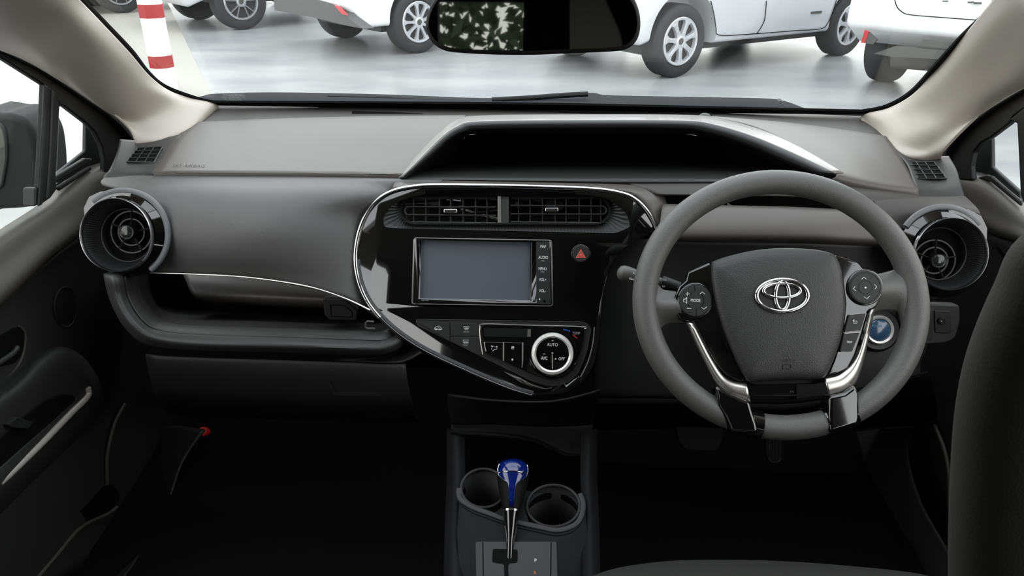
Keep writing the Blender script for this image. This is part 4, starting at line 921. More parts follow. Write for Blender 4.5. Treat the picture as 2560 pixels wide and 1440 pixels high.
MB().tube([BP.px(x, y, .001) for x, y in ((1922, 1145), (1926, 1153), (1937, 1157), (1948, 1153), (1953, 1145))], .0012, n=6).build('rib_end', PAD, ac)
# ================================================================== DOORS
def dx(x, y, X): return (x, y, X, 'x')
ld = thing('front_left_door', 'left front door lining with silver grab strip and speaker grille', 'door', (-.75, .9, .3))
def lp_(name, rows, m, par=ld, solid=.004, k=5): return MB().grid(skin(rows, 6, k)).build(name, m, par, smooth=60, solid=solid)
lp_('upper_trim', [
    [dx(-420, 880, -.775), dx(-60, 625, -.775), dx(0, 578, -.775), (95, 516, -.775, 'x'), dx(143, 472, -.775), dx(200, 424, -.775), dx(262, 400, -.775), dx(300, 380, -.775)],
    [dx(-420, 900, -.745), dx(-60, 645, -.745), dx(0, 596, -.745), dx(100, 532, -.745), dx(150, 495, -.745), dx(210, 450, -.745), dx(262, 425, -.745), dx(310, 410, -.745)],
    [dx(-420, 985, -.73), dx(-60, 720, -.73), dx(0, 670, -.73), dx(100, 590, -.73), dx(160, 545, -.73), dx(205, 510, -.73), dx(262, 480, -.735), dx(320, 450, -.74)],
    [dx(-420, 1050, -.715), dx(-60, 790, -.715), dx(0, 748, -.715), dx(100, 655, -.715), dx(160, 605, -.715), dx(210, 570, -.718), dx(262, 540, -.725), dx(330, 520, -.73)],
    [dx(-420, 1066, -.735), dx(-60, 806, -.735), dx(0, 762, -.735), dx(100, 668, -.735), dx(160, 617, -.735), dx(215, 580, -.735), dx(270, 560, -.735), dx(340, 540, -.735)]], DOORT)
lp_('door_card', [
    [dx(-420, 1060, -.735), dx(-60, 800, -.735), dx(0, 756, -.735), dx(100, 664, -.735), dx(215, 578, -.735), dx(340, 540, -.735)],
    [dx(-420, 1110, -.738), dx(-60, 850, -.738), dx(0, 830, -.738), dx(120, 760, -.738), dx(240, 700, -.74), dx(400, 650, -.75)],
    [dx(-420, 1260, -.73), dx(-60, 1000, -.73), dx(60, 950, -.73), dx(180, 900, -.73), dx(290, 880, -.735), dx(430, 850, -.75)],
    [dx(-420, 1420, -.725), dx(-60, 1150, -.725), dx(80, 1100, -.725), dx(200, 1060, -.73), dx(320, 1030, -.735), dx(450, 1000, -.75)],
    [dx(-420, 1620, -.72), dx(-60, 1330, -.72), dx(100, 1250, -.72), dx(200, 1200, -.725), dx(300, 1180, -.73), dx(430, 1120, -.75)],
    [dx(-420, 1850, -.72), dx(-60, 1520, -.72), dx(100, 1480, -.72), dx(200, 1420, -.72), dx(300, 1340, -.73), dx(400, 1250, -.75)]], DOORP)
XP = Plane(V((-.735, .9, .6)), V((0, 1, 0)), V((0, 0, 1)))       # normal +x (into the cabin)
tw = MB().pprism(XP, circ(164, 768, 27, 40, ry=50), -.002, .002).build('speaker_grille', DARK, ld, bevel=.001)
MB().tube([XP.px(*q, .002) for q in circ(164, 768, 28, 40, ry=50)], .0015, True, 6).build('speaker_rim', DOORP, tw)
MB().pprism(XP, rnd([(-60, 850), (0, 842), (48, 815), (62, 835), (58, 880), (20, 935), (-60, 960)], 12), -.002, .004).build('handle_recess', VOID, ld)
MB().tube(spl([XP.px(x, y, .004) for x, y in ((48, 815), (62, 832), (62, 865), (50, 905), (20, 938), (-60, 980))], 6), .0018, n=8).build('recess_edge', DOORT, ld)
MB().tube(spl([XP.px(x, y, .010) for x, y in ((-40, 930), (0, 905), (30, 885), (44, 868))], 6), .004, n=10).build('door_handle', GRAY, ld)
# armrest
lp_('armrest', [
    [dx(-60, 1010, -.732), dx(20, 950, -.732), dx(90, 893, -.732), dx(150, 868, -.732), dx(205, 892, -.732), dx(242, 945, -.732), dx(256, 1000, -.732), dx(245, 1045, -.732), dx(180, 1110, -.73), dx(60, 1230, -.728), dx(-60, 1350, -.725)],
    [dx(-60, 1025, -.712), dx(30, 965, -.712), dx(95, 905, -.712), dx(150, 885, -.712), dx(198, 905, -.712), dx(232, 955, -.712), dx(243, 1000, -.712), dx(232, 1035, -.712), dx(170, 1095, -.71), dx(55, 1210, -.708), dx(-60, 1320, -.705)],
    [dx(-60, 1060, -.70), dx(40, 985, -.70), dx(100, 935, -.70), dx(150, 930, -.70), dx(200, 945, -.70), dx(222, 970, -.70), dx(226, 1000, -.70), dx(214, 1020, -.70), dx(150, 1075, -.70), dx(45, 1180, -.695), dx(-60, 1280, -.69)],
    [dx(-60, 1150, -.70), dx(40, 1060, -.70), dx(100, 1010, -.70), dx(140, 990, -.70), dx(160, 985, -.70), dx(180, 990, -.70), dx(185, 1000, -.70), dx(175, 1010, -.70), dx(120, 1060, -.70), dx(40, 1130, -.70), dx(-60, 1220, -.70)]], DOORP)
AP = Plane(V((-.702, .9, .6)), V((0, 1, 0)), V((0, 0, 1)))
MB().pprism(AP, rnd([(-60, 1075), (30, 1005), (95, 955), (150, 948), (212, 962), (218, 985), (195, 1010), (100, 1102), (0, 1200), (-60, 1250)], 18), -.004, .004).build('grab_recess', VOID, ld)
MB().tube(spl([AP.px(x, y, .006) for x, y in ((219, 970), (221, 984), (212, 999), (180, 1030), (100, 1112), (0, 1208), (-60, 1262))], 6), .0050, n=12).build('silver_grab_strip', GRAB, ld)
MB().pprism(AP, rnd([(20, 1062), (45, 1043), (84, 1055), (70, 1072), (30, 1068)], 3), .004, .012).build('window_switch', KEYS, ld, bevel=.002)
MB().tube(spl([XP.px(x, y, .014) for x, y in ((312, 1010), (290, 1050), (275, 1100), (267, 1150), (268, 1212))], 6), .003, n=8).build('pocket_seam', DOORT, ld)
MB().pprism(XP, spl2([(268, 1212), (292, 1225), (298, 1250), (280, 1270), (230, 1300), (180, 1340), (100, 1440), (40, 1500), (-20, 1500), (60, 1420), (150, 1320), (220, 1260)], 5, True), .008, .014).build('pocket_opening', VOID, ld)
MB().tube(spl([XP.px(x, y, .018) for x, y in ((292, 1268), (270, 1285), (225, 1305), (190, 1330), (140, 1390), (80, 1460))], 6), .003, n=8).build('pocket_edge', DOORT, ld)
# left window frame
FP = Plane(V((-.75, .9, .9)), V((0, 1, 0)), V((0, 0, 1)))
wf = thing('window_2', loc=(-.75, 1.0, .95)); struct(wf)
def fr_(name, pix, m, h0=-.02, h1=0, par=wf, P_=FP, bev=.003): return MB().pprism(P_, pix, h0, h1).build(name, m, par, smooth=30, bevel=bev)
fr_('upper_frame', [(-60, 84), (0, 113), (60, 143), (108, 168), (215, 240), (275, 280), (312, 315), (345, 362), (310, 395), (275, 440), (262, 430), (262, 400), (256, 365), (240, 332), (216, 307), (165, 268), (152, 262), (110, 212), (0, 142), (-60, 112)], RUBBER, .0, .01)
fr_('seal_strip', [(-60, 76), (0, 105), (108, 160), (215, 232), (275, 272), (318, 310), (345, 350), (332, 352), (305, 318), (270, 287), (213, 248), (106, 175), (0, 120), (-60, 92)], DARK, .008, .02)
fr_('division_bar', [(112, 208), (128, 220), (152, 262), (150, 275), (141, 440), (143, 475), (128, 495), (104, 512), (97, 505), (104, 380)], RUBBER, .002, .012)
fr_('bar_edge', [(112, 212), (120, 216), (111, 400), (107, 512), (97, 516), (104, 380)], DARK, .010, .0135)
fr_('bar_groove', [(130, 224), (136, 228), (124, 490), (116, 498), (124, 380)], GRAY, .010, .0135, bev=.001)
fr_('quarter_reveal', [(216, 305), (240, 330), (258, 365), (264, 402), (232, 412), (141, 466), (141, 436), (215, 376)], DARK, -.026, -.018)
fr_('lower_seal', [(141, 440), (215, 395), (232, 396), (232, 403), (141, 455)], RUBBER, -.004, .004)
fr_('lower_trim_line', [(143, 468), (228, 414), (232, 424), (150, 478)], RUBBER, -.004, .002)
fr_('quarter_glass', [(150, 265), (216, 305), (240, 330), (264, 402), (215, 400), (141, 460)], GLASS, -.012, -.010, bev=0)
fr_('door_glass', [(-60, 80), (112, 200), (100, 520), (-60, 640)], GLASS, -.012, -.010, bev=0)
fr_('glass_run', [(88, 470), (97, 466), (97, 512), (88, 517)], DARK, -.01, .01)
# left door mirror (outside)
dm = thing('door_mirror', 'dark grey door mirror outside the left window', 'mirror', at(40, 420, 1.35))
MP = tilt(at(40, 420, 1.35), 0)
MB().pprism(MP, spl2([(-80, 300), (0, 285), (30, 288), (58, 300), (80, 330), (92, 370), (99, 440), (97, 505), (70, 520), (0, 526), (-80, 530)], 5, True), -.10, 0).build('housing', mat('mirror_shell', (.014, .015, .014), .6, spec=.2), dm, bevel=.02, seg=5)
MB().tube(spl([MP.px(x, y, .001) for x, y in ((-60, 305), (-20, 305), (5, 315), (14, 345), (16, 385), (10, 430), (0, 465), (-40, 480))], 6), .004, n=8).build('glass_rim', GRAY, dm)
MB().pprism(MP, spl2([(-60, 308), (-20, 308), (2, 318), (11, 345), (12, 385), (6, 430), (-4, 462), (-60, 478)], 5, True), -.002, .001).build('mirror_glass', MIRR, dm)
# right door
rd = thing('front_right_door', 'right front door lining partly hidden behind the driver seat', 'door', (.75, .9, .3))
lp_('upper_trim', [
    [dx(2385, 395, .775), dx(2430, 425, .775), dx(2480, 440, .775), dx(2560, 510, .775), dx(2660, 600, .775), dx(3050, 905, .775)],
    [dx(2370, 440, .745), dx(2425, 450, .745), dx(2475, 470, .745), dx(2560, 540, .745), dx(2660, 630, .745), dx(3050, 935, .745)],
    [dx(2370, 500, .735), dx(2430, 510, .735), dx(2490, 540, .735), dx(2560, 575, .735), dx(2660, 650, .735), dx(3050, 955, .735)],
    [dx(2360, 560, .73), dx(2440, 560, .73), dx(2500, 580, .73), dx(2570, 605, .73), dx(2660, 670, .73), dx(3050, 975, .73)],
    [dx(2340, 580, .74), dx(2440, 572, .74), dx(2500, 592, .74), dx(2570, 618, .74), dx(2660, 690, .74), dx(3050, 995, .74)]], DOORT, rd)
lp_('door_card', [
    [dx(2330, 575, .742), dx(2440, 570, .742), dx(2570, 616, .742), dx(2700, 700, .742), dx(3050, 990, .742)],
    [dx(2330, 800, .75), dx(2440, 800, .745), dx(2570, 800, .742), dx(2700, 850, .742), dx(3050, 1150, .742)],
    [dx(2260, 1000, .75), dx(2400, 1000, .745), dx(2570, 1000, .742), dx(2700, 1050, .742), dx(3050, 1350, .742)],
    [dx(2220, 1200, .75), dx(2350, 1200, .74), dx(2500, 1250, .742), dx(2700, 1250, .742), dx(3050, 1550, .742)],
    [dx(2250, 1500, .73), dx(2350, 1500, .73), dx(2500, 1500, .742), dx(2700, 1500, .742), dx(3050, 1850, .742)]], DOORP, rd)
XR = Plane(V((.745, .9, .6)), V((0, -1, 0)), V((0, 0, 1)))
MB().pprism(XR, [(2488, 620), (2494, 617), (2538, 666), (2534, 678)], -.002, .006).build('trim_groove', VOID, rd)
MB().tube(spl([XR.px(x, y, .012) for x, y in ((2335, 1060), (2360, 1120), (2372, 1180), (2375, 1240), (2370, 1275))], 6), [.001]+[.0035]*23+[.001], n=8).build('pocket_edge', DOORT, rd)
MB().tube(spl([XR.px(x, y, .010) for x, y in ((2255, 1080), (2247, 1150), (2252, 1210), (2272, 1275))], 6), .001, n=8).build('panel_seam', DOORT, rd)
MB().pprism(XR, spl2([(2395, 1280), (2365, 1285), (2340, 1305), (2332, 1335), (2350, 1355), (2395, 1375)], 5, True), .004, .010).build('pocket_opening', VOID, rd)
MB().tube(spl([XR.px(x, y, .012) for x, y in ((2328, 1330), (2340, 1348), (2365, 1366), (2400, 1384))], 6), .0028, n=8).build('pocket_lip', DOORT, rd)
# right window frame
FR = Plane(V((.75, .9, .9)), V((0, -1, 0)), V((0, 0, 1)))
wr = thing('window_3', loc=(.75, 1.0, .95)); struct(wr)
fr_('upper_frame', [(2640, 165), (2560, 212), (2470, 265), (2400, 322), (2362, 372), (2350, 402), (2360, 430), (2400, 450), (2430, 450), (2425, 415), (2432, 380), (2450, 358), (2476, 343), (2521, 309), (2532, 290), (2560, 270), (2640, 225)], RUBBER, .0, .01, wr, FR)
fr_('seal_strip', [(2640, 155), (2560, 204), (2470, 257), (2398, 314), (2355, 368), (2346, 400), (2358, 402), (2370, 374), (2405, 330), (2474, 276), (2562, 222), (2640, 172)], DARK, .008, .02, wr, FR)
fr_('division_bar', [(2521, 300), (2560, 268), (2600, 250), (2600, 540), (2562, 520), (2550, 490), (2541, 309)], RUBBER, .002, .012, wr, FR)
fr_('quarter_reveal', [(2450, 358), (2477, 343), (2478, 416), (2547, 478), (2549, 512), (2480, 452), (2428, 450), (2424, 415), (2432, 380)], DARK, -.026, -.018, wr, FR)
fr_('lower_seal', [(2440, 444), (2466, 436), (2478, 440), (2549, 502), (2549, 516), (2476, 456)], RUBBER, -.004, .002, wr, FR)
fr_('quarter_glass', [(2450, 358), (2521, 309), (2541, 309), (2552, 500), (2478, 440), (2424, 430)], GLASS, -.012, -.010, wr, FR, 0)
fr_('door_glass', [(2600, 250), (2700, 200), (2700, 640), (2600, 540)], GLASS, -.012, -.010, wr, FR, 0)
# sill streak / kick panel on the driver side
fpart('sill_panel', [[(2140, 1080, 1.24), (2200, 1075, 1.2), (2280, 1070, 1.12)], [(2165, 1160, 1.17), (2200, 1150, 1.14), (2270, 1140, 1.07)], [(2225, 1270, 1.05), (2245, 1260, 1.03), (2300, 1250, .98)], [(2290, 1380, .94), (2310, 1370, .92), (2360, 1360, .88)], [(2340, 1480, .84), (2360, 1470, .82), (2420, 1460, .79)]], DARK, 'dark plastic sill panel in the driver footwell beside the seat', 'trim panel')
# driver seat
se = thing('driver_seat', 'black fabric driver seat, backrest edge at the right of the frame', 'seat', (.47, .25, .25))
rows = []
edge = [(2640, 560), (2556, 628), (2515, 715), (2470, 815), (2435, 920), (2413, 1040), (2402, 1180), (2396, 1320), (2394, 1500)]
for x, y in edge: rows.append([at(x+30, y-12, .40), at(x+4, y-4, .36), at(x, y, .33), at(x+14, y+6, .30), at(x+80, y+20, .285), at(x+240, y+40, .29), at(x+600, y+60, .30)])
rows = [spl(r, 5) for r in rows]; rows = [[c[j] for c in [spl([r[i] for r in rows], 5) for i in range(len(rows[0]))]] for j in range(41)]
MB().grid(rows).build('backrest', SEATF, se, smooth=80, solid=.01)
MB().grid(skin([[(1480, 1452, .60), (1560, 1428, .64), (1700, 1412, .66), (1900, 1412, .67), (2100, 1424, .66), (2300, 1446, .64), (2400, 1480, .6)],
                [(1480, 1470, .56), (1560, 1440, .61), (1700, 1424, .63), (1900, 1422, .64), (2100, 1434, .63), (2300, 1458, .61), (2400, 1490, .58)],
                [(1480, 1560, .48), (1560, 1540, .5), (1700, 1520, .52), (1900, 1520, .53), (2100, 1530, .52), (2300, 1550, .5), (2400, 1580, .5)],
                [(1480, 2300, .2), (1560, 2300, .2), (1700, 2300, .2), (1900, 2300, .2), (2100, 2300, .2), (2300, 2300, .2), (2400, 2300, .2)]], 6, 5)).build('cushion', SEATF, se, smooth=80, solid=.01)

MB().box((.47, .12, .31), (.44, .62, .12)).build('seat_base', RUBBER, se, smooth=0, bevel=.01)
MB().box((.47, .2, .38), (.40, .44, .04)).build('seat_frame', RUBBER, se, smooth=0)

MB().box((.47, .20, 1.22), (.26, .09, .17)).build('headrest', SEATF, se, bevel=.035, seg=5)
for x in (.40, .54): MB().tube([V((x, .21, 1.02)), V((x, .20, 1.16))], .006, n=10).build('headrest_post', SATIN, se)
# ================================================================== STEERING WHEEL
_d = ray(1952, 763); WC = CAM+_d*.93
WP = tilt(WC, 32)
def ext(x, y, s): u, v = WP.uv(WP.px(x, y)); return u, v
RR = .0155
uL, uR = WP.uv(WP.px(1580, 762))[0], WP.uv(WP.px(2322, 762))[0]
vT, vB = WP.uv(WP.px(1950, 426))[1], WP.uv(WP.px(1960, 1101))[1]
uc, vc = (uL+uR)/2, (vT+vB)/2; ra, rb = (uR-uL)/2-RR*1.02, (vT-vB)/2-RR*1.0
sw = thing('steering_wheel', 'dark grey steering wheel with silver spoke trim and airbag emblem', 'steering wheel', WP.p(uc, vc))
def rp(a, h=0, k=0): return WP.p(uc+(ra+k)*math.cos(R(a)), vc+(rb+k)*math.sin(R(a)), h)
def ringtube(a0, a1, r, n=96, closed=False, sx=1.):
    m = n; return MB().tube([rp(a0+(a1-a0)*i/m) for i in range(m if closed else m+1)], r, closed, 20, sx=sx, ref=WP.N)
ringtube(0, 360, RR, 128, True, 1.05).build('rim', RIM, sw, smooth=80)
def ang_of(x, y): u, v = WP.uv(WP.px(x, y)); return math.degrees(math.atan2((v-vc)/rb, (u-uc)/ra)) % 360
def ww(name, pix, m, h0, h1, par=sw, bevel=.003, rr_=0, seg=3):
    return MB().pprism(WP, rnd(pix, rr_) if rr_ else pix, h0, h1).build(name, m, par, smooth=35, bevel=bevel, seg=seg)
# rubber arms joining rim and hub
def arm(rows): return MB().grid(skin([[ (x, y, h, WP) for x, y, h in r] for r in rows], 6, 5)).build('spoke_arm', RIM, sw, smooth=80, solid=.006)
arm([[(1640, 712, -.004), (1632, 760, .006), (1640, 830, -.004)],
     [(1654, 727, -.008), (1655, 765, .008), (1658, 812, -.008)],
     [(1672, 731, -.008), (1678, 765, .010), (1680, 806, -.008)],
     [(1705, 735, -.006), (1710, 765, .012), (1712, 806, -.006)],
     [(1735, 740, -.006), (1740, 765, .012), (1742, 800, -.006)]])
arm([[(2160, 690, -.006), (2160, 730, .012), (2160, 790, -.006)],
     [(2195, 690, -.006), (2195, 725, .012), (2195, 775, -.006)],
     [(2222, 684, -.008), (2225, 720, .010), (2228, 774, -.008)],
     [(2245, 672, -.008), (2248, 720, .008), (2250, 785, -.008)],
     [(2262, 650, -.004), (2266, 720, .006), (2262, 830, -.004)]])
# gloss sleeves low on the rim
a = [ang_of(1822, 1078), ang_of(1897, 1092), ang_of(2072, 1090), ang_of(2150, 1060)]
ringtube(a[0], a[1], RR+.0022, 16).build('gloss_sleeve', PIANO, sw, smooth=60)
ringtube(a[2], a[3], RR+.0022, 16).build('gloss_sleeve', PIANO, sw, smooth=60)
ww('lower_spoke', [(1788, 962), (1830, 985), (1877, 1005), (1884, 1030), (1894, 1060), (1899, 1085), (1828, 1082), (1812, 1045), (1797, 1015), (1794, 990)], PIANO, -.012, .0185, bevel=.005)
ww('lower_spoke', [(2072, 990), (2110, 982), (2140, 960), (2149, 985), (2151, 1045), (2148, 1062), (2074, 1084), (2071, 1040)], PIANO, -.012, .0185, bevel=.005)
# gloss side wings of the hub
ww('gloss_wing', [(1720, 679), (1726, 676), (1776, 655), (1790, 700), (1800, 780), (1830, 880), (1866, 956), (1845, 953), (1815, 938), (1785, 905), (1760, 860), (1733, 808), (1700, 800), (1690, 780), (1686, 745), (1698, 715), (1714, 700)], PIANO, -.012, .010, bevel=.004)
ww('gloss_wing', [(2078, 634), (2120, 645), (2146, 655), (2158, 668), (2190, 680), (2206, 705), (2207, 740), (2192, 768), (2172, 782), (2160, 830), (2140, 890), (2122, 925), (2098, 935), (2062, 942), (2080, 900), (2100, 840), (2108, 760), (2100, 690)], PIANO, -.012, .010, bevel=.004)
# silver strips
def strip(outer, inner):
    o = spl(list(V((x, y, 0)) for x, y in outer), 5); i = spl(list(V((x, y, 0)) for x, y in inner), 5)
    n = min(len(o), len(i)); rows = []
    for k in range(n):
        p, q = o[round(k*(len(o)-1)/(n-1))], i[round(k*(len(i)-1)/(n-1))]
        rows.append([WP.px(p.x, p.y, .004), WP.px(p.x*.9+q.x*.1, p.y*.9+q.y*.1, .011), WP.px(p.x*.5+q.x*.5, p.y*.5+q.y*.5, .0145), WP.px(p.x*.1+q.x*.9, p.y*.1+q.y*.9, .013), WP.px(q.x, q.y, .008)])
    MB().grid(rows).build('silver_strip', SATIN, sw, smooth=80, solid=.001)
strip([(1716, 806), (1735, 850), (1759, 900), (1788, 955), (1818, 988), (1877, 1007)], [(1733, 808), (1757, 855), (1781, 900), (1810, 941), (1838, 955), (1866, 957)])
strip([(2186, 771), (2168, 860), (2152, 925), (2138, 959), (2112, 981), (2073, 993)], [(2175, 776), (2150, 872), (2128, 911), (2101, 933), (2085, 940), (2061, 944)])
# airbag pad
pad = spl2([(1779, 655), (1818, 641), (1891, 625), (1965, 620), (2038, 624), (2076, 632)], 5)[:-1]+spl2([(2076, 632), (2090, 642), (2103, 675), (2112, 735), (2112, 786), (2101, 852), (2079, 911), (2066, 938)], 5)[:-1]+spl2([(2066, 938), (2055, 946), (2030, 949), (1965, 949), (1890, 954), (1872, 954)], 5)[:-1]+spl2([(1872, 954), (1862, 943), (1836, 893), (1810, 830), (1790, 764), (1779, 701), (1777, 665)], 5)[:-1]
pm = MB(); cxp = sum(x for x, y in pad)/len(pad); cyp = sum(y for x, y in pad)/len(pad); n = len(pad)
loops = []
for k, h in ((1, .0), (1, .016), (.985, .021), (.95, .0235), (.85, .0255), (.65, .027), (.4, .028), (.15, .0283)):
    loops.append([WP.px(cxp+(x-cxp)*k, cyp+(y-cyp)*k, h) for x, y in pad])
vs = [q for l in loops for q in l]; fs = [(j*n+i, j*n+(i+1) % n, (j+1)*n+(i+1) % n, (j+1)*n+i) for j in range(len(loops)-1) for i in range(n)]
fs += [list(range((len(loops)-1)*n, len(loops)*n)), list(range(n))[::-1]]
pm.add(vs, fs).build('airbag_pad', LEATH, sw, smooth=60)
text('SRS', WP, 1965, 889, 8, EMB, sw, .0270, 'embossed_text'); text('AIRBAG', WP, 1968, 900, 8, EMB, sw, .0268, 'embossed_text')
MB().tube([WP.px(*q, .0268) for q in rnd([(1958, 911), (1978, 911), (1978, 922), (1958, 922)], 2)], .0005, True, 6).build('embossed_mark', EMB, sw)
# emblem
em = MB().pprism(WP, circ(1956, 739, 71, 64, ry=45), .024, .0285).build('emblem_seat', EMB, sw, bevel=.001)
def ell(cx, cy, rx, ry, h, w=0, tilt_=0): return [WP.px(cx+rx*math.cos(t*math.pi/32), cy+ry*math.sin(t*math.pi/32), h) for t in range(64)]
for cx, cy, rx, ry, w_ in ((1956, 739, 64, 40, .0022), (1955, 727, 46, 18, .0019), (1956, 739, 17, 36, .0019)):
    MB().tube(ell(cx, cy, rx, ry, .0305), w_, True, 10, ref=WP.N, sx=.7).build('emblem_ring', CHROME, em)
# left switch disc
def sdisc(cx, cy, r, tag_):
    d = disc(WP, cx, cy, r+4, .006, .013).build('switch_bezel', PIANO, sw, bevel=.002)
    disc(WP, cx, cy, r, .010, .0155).build('switch_disc', KEYS, d, bevel=.0015)
    return d
IP = WP
d1 = sdisc(1739, 751, 41, 'l'); H = .0158
text('MODE', WP, 1739, 751, 7.5, WHITE, d1, H, wide=.85)
icon([[(1714, 735), (1724, 735)], [(1719, 730), (1719, 740)], [(1717, 771), (1728, 771)], [(1750, 735), (1756, 730), (1762, 735)], [(1753, 768), (1760, 773), (1767, 767)], [(1709, 748), (1713, 748), (1717, 743), (1717, 759), (1713, 755), (1709, 755), (1709, 748)]], H, WHITE, d1, .0004)
icon([[(1736, 711), (1738, 728)], [(1741, 772), (1741, 791)], circ(1739, 751, 21, 20, -60, 60), circ(1739, 751, 21, 20, 120, 240)], H, VOID, d1, .0003, 'groove')
d2 = sdisc(2164, 718, 42, 'r')
icon([circ(2164, 718, 17, 32), circ(2164, 718, 37, 40)], H, EMB, d2, .0003, 'groove')
icon([[(2154, 698), (2160, 693), (2166, 698)], [(2160, 742), (2167, 747), (2174, 741)], [(2138, 716), (2133, 722), (2140, 728)], [(2186, 711), (2192, 717), (2187, 723)]], H, WHITE, d2, .0004)
disc(WP, 2164, 719, 2.4, H-.0003, H+.0004, n=10).build('centre_dot', WHITE, d2, smooth=0)
for q, s in (([(2123, 787), (2166, 782), (2152, 826), (2111, 830)], ''), ([(2110, 834), (2150, 831), (2130, 879), (2100, 879)], 'TRIP')):
    b = ww('spoke_button', q, KEYS, .008, .0135, rr_=3, bevel=.0008)
    MB().tube([WP.px(x, y, .0125) for x, y in rnd([(2115+(x-2115), y) for x, y in q], 4)], .0005, True, 6).build('button_gap', SATIN, b)
    if s: text(s, WP, 2123, 855, 6, WHITE, b, .0137, wide=.85)
    else: icon([[(2132, 802), (2138, 802.5), (2143, 804), (2142, 808), (2132, 808)], [(2135, 799), (2132, 802), (2135, 805)]], .0137, WHITE, b, .0004)
ww('hub_bottom', [(1862, 950), (2068, 944), (2066, 955), (2040, 960), (1890, 964), (1872, 960)], RUBBER, -.03, -.006, bevel=.004)
# steering column shroud behind, card reader under it
col = thing('steering_column', 'black steering column shroud with two control stalks behind the wheel', 'steering column', WP.p(0, 0, -.06))
cy_ = MB(); base = [(-.055, .045), (.055, .045), (.07, .02), (.07, -.045), (.045, -.07), (-.045, -.07), (-.07, -.045), (-.07, .02)]
cy_.prism([WP.p(u, v+.01, -.16) for u, v in base], [WP.p(u, v, -.03) for u, v in base]); cy_.build('shroud', RUBBER, col, smooth=30, bevel=.008)
def stalk(p, tip, rt, tx, nm):
    pts = [p[0], p[1], p[2], p[3]]; s = MB().tube(spl(pts, 5), [rt[0]]*5+[rt[1]]*5+[rt[2]]*6, n=20).build(nm, DARK, col, smooth=60); return s
LS = [WP.px(1720, 738, -.055), WP.px(1672, 718, -.05), WP.px(1640, 705, -.048), WP.px(1600, 690, -.046)]
ls = MB().tube(spl([WP.px(1720, 735, -.055), WP.px(1700, 722, -.052), WP.px(1665, 708, -.05), WP.px(1655, 705, -.05)], 4), .0085, n=24).build('left_stalk', DARK, col, smooth=60)
q0, q1 = WP.px(1668, 709, -.05), WP.px(1551, 681, -.046); dq = (q1-q0)
ks = [(0, .0055), (.35, .0062), (.52, .0085), (.72, .0092), (.86, .0105), (.95, .0104), (1.02, .0085), (1.06, .004), (1.07, .0005)]
MB().tube([q0+dq*k for k, r in ks], [r for k, r in ks], n=28).build('stalk_knob', mat('stalk_grey', (.07, .07, .066), .5), ls, smooth=60)
SPn = Plane(q0+dq*.6, dq*-1, WP.N.cross(dq*-1)); SPn = Plane(SPn.O, SPn.U, SPn.W) if SPn.N.dot(CAM-SPn.O) > 0 else Plane(SPn.O, SPn.U, -SPn.W)
text('REAR', SPn, 1581, 698, 5.5, WHITE, ls, .0088, rot=0, wide=.9); text('PULL', SPn, 1588, 684, 4.5, WHITE, ls, .0096, wide=.9)
text('OFF', SPn, 1662, 700, 4.5, WHITE, ls, .0092, wide=.9); text('LO', SPn, 1659, 716, 4.5, WHITE, ls, .0092, wide=.9)
rs = MB().tube([WP.px(2185, 700, -.05), WP.px(2215, 692, -.05), WP.px(2232, 688, -.05)], .0065, n=16).build('right_stalk', DARK, col, smooth=60)
text('AUTO', WP, 2199, 686, 4.5, WHITE, rs, -.043, wide=.9)
er = thing('card_reader', 'slim black toll card reader mounted under the steering column', 'card reader', at(1935, 985, .90))
EP = tilt(at(1935, 985, .90), 10)
MB().pprism(EP, [(1872, 960), (1992, 958), (1992, 1000), (1872, 1000)], -.04, 0).build('body', PIANO, er, bevel=.001)
text('ETC', EP, 1980, 979, 4, DIMP, er, .0002); MB().tube([EP.px(1884, 988.5, .0003), EP.px(1991, 988, .0003)], .0005, n=6).build('card_slot', GRAY, er)
# power button and switch panel
pb = thing('power_button', 'round blue lit start button with silver ring right of the wheel hub', 'button', at(2194, 824, .985))
BPn = tilt(at(2194, 824, .985), 25); kk = (BPn.px(2294, 824)-BPn.px(2194, 824)).length/100
MB().lathe(BPn, (0, 0), [(58*kk, -.02), (58*kk, -.002), (50*kk, .004), (36*kk, .002), (36*kk, -.02)], 48, closed=True).build('pod', DARK, pb)
MB().lathe(BPn, (0, 0), [(37*kk, 0), (37*kk, .006), (34*kk, .0085), (29*kk, .007), (27*kk, .003), (27*kk, 0)], 56, closed=True).build('silver_ring', RINGW, pb)
MB().lathe(BPn, (0, 0), [(27*kk, .0), (27*kk, .006), (24*kk, .0075), (0, .008)], 48).build('button_face', PWR, pb)
text('POWER', BPn, 2193, 815, 6, PWRT, pb, .0082, wide=.9)
sp_ = thing('switch_panel', 'small grey switch panel right of the steering wheel below the round vent', 'switch panel', at(2355, 810, .98))
QP = tilt(at(2355, 810, .98), 15)
MB().pprism(QP, rnd([(2260, 758), (2400, 762), (2402, 800), (2390, 845), (2368, 858), (2260, 866)], 10), -.02, 0).build('panel', GRAY, sp_, bevel=.003)
MB().pprism(QP, rnd([(2336, 776), (2377, 778), (2378, 833), (2338, 832)], 4), 0, .002).build('mirror_switch', KEYS, sp_, bevel=.001)
disc(QP, 2356, 803, 9, .002, .006).build('switch_knob', RUBBER, sp_, bevel=.001); disc(QP, 2354, 803, 2, .006, .0066, n=8).build('knob_mark', DIMP, sp_, smooth=0)
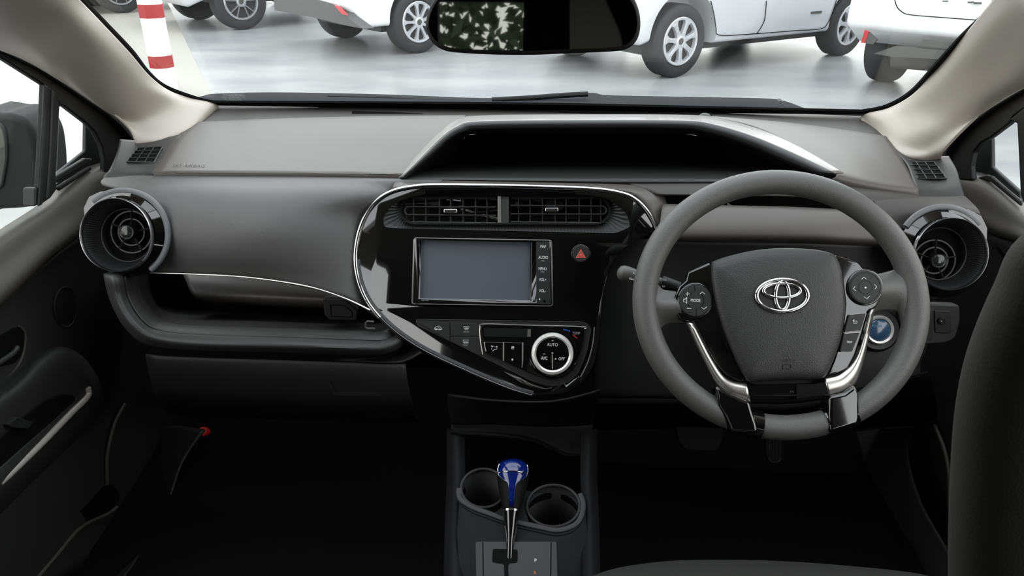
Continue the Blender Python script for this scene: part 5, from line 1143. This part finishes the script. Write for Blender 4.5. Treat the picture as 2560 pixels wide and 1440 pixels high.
MB().pprism(QP, rnd([(2290, 774), (2330, 776), (2332, 850), (2290, 852)], 4), 0, .0015).build('blank_switch', DARK, sp_, bevel=.001)
# ================================================================== REAR VIEW MIRROR
rm = thing('rear_view_mirror', 'rear view mirror with black frame hanging in the windscreen centre', 'mirror', at(1332, 60, .86))
RM = Plane(at(1332, 60, .86), V((1, -.030, 0)), V((.0, .092, 1)))
mo = spl2([(1068, 88), (1062, 65), (1070, 25), (1090, -10), (1120, -30), (1200, -45), (1330, -50), (1460, -46), (1555, -30), (1585, -5), (1600, 35), (1601, 75), (1590, 105), (1565, 124), (1520, 130), (1420, 134), (1330, 138), (1230, 137), (1140, 132), (1105, 125), (1080, 108)], 4, True)
cxm, cym = 1332, 45
mi = [(cxm+(x-cxm)*.965, cym+(y-cym)*.875) for x, y in mo]
fm = MB(); fm.pprism(RM, mo, -.022, 0); fo = fm.build('housing', RUBBER, rm, smooth=35, bevel=.005, seg=4)
MB().pprism(RM, mi, -.001, .0012).build('mirror_glass', MIRR, rm, smooth=0)
MB().tube([at(1332, -30, .885), at(1332, -140, .93)], .012, n=16).build('stem', RUBBER, rm)
# ================================================================== LIGHT
w = bpy.data.worlds.new('world'); bpy.context.scene.world = w; w.use_nodes = True; nt = w.node_tree; bg = nt.nodes['Background']
tc = nt.nodes.new('ShaderNodeTexCoord'); sp = nt.nodes.new('ShaderNodeSeparateXYZ'); nt.links.new(tc.outputs['Generated'], sp.inputs[0])
rp = nt.nodes.new('ShaderNodeValToRGB'); nt.links.new(sp.outputs['Z'], rp.inputs[0])
e = rp.color_ramp.elements; e[0].position = 0; e[0].color = (1, .99, .95, 1); e[1].position = .7; e[1].color = (.75, .77, .8, 1)
nt.links.new(rp.outputs[0], bg.inputs[0]); bg.inputs[1].default_value = 4.2
vs = bpy.context.scene.view_settings
bpy.context.scene.display_settings.display_device = 'sRGB'
vs.view_transform = 'Standard'; vs.look = 'None'; vs.exposure = 0; vs.gamma = 1; vs.use_curve_mapping = False
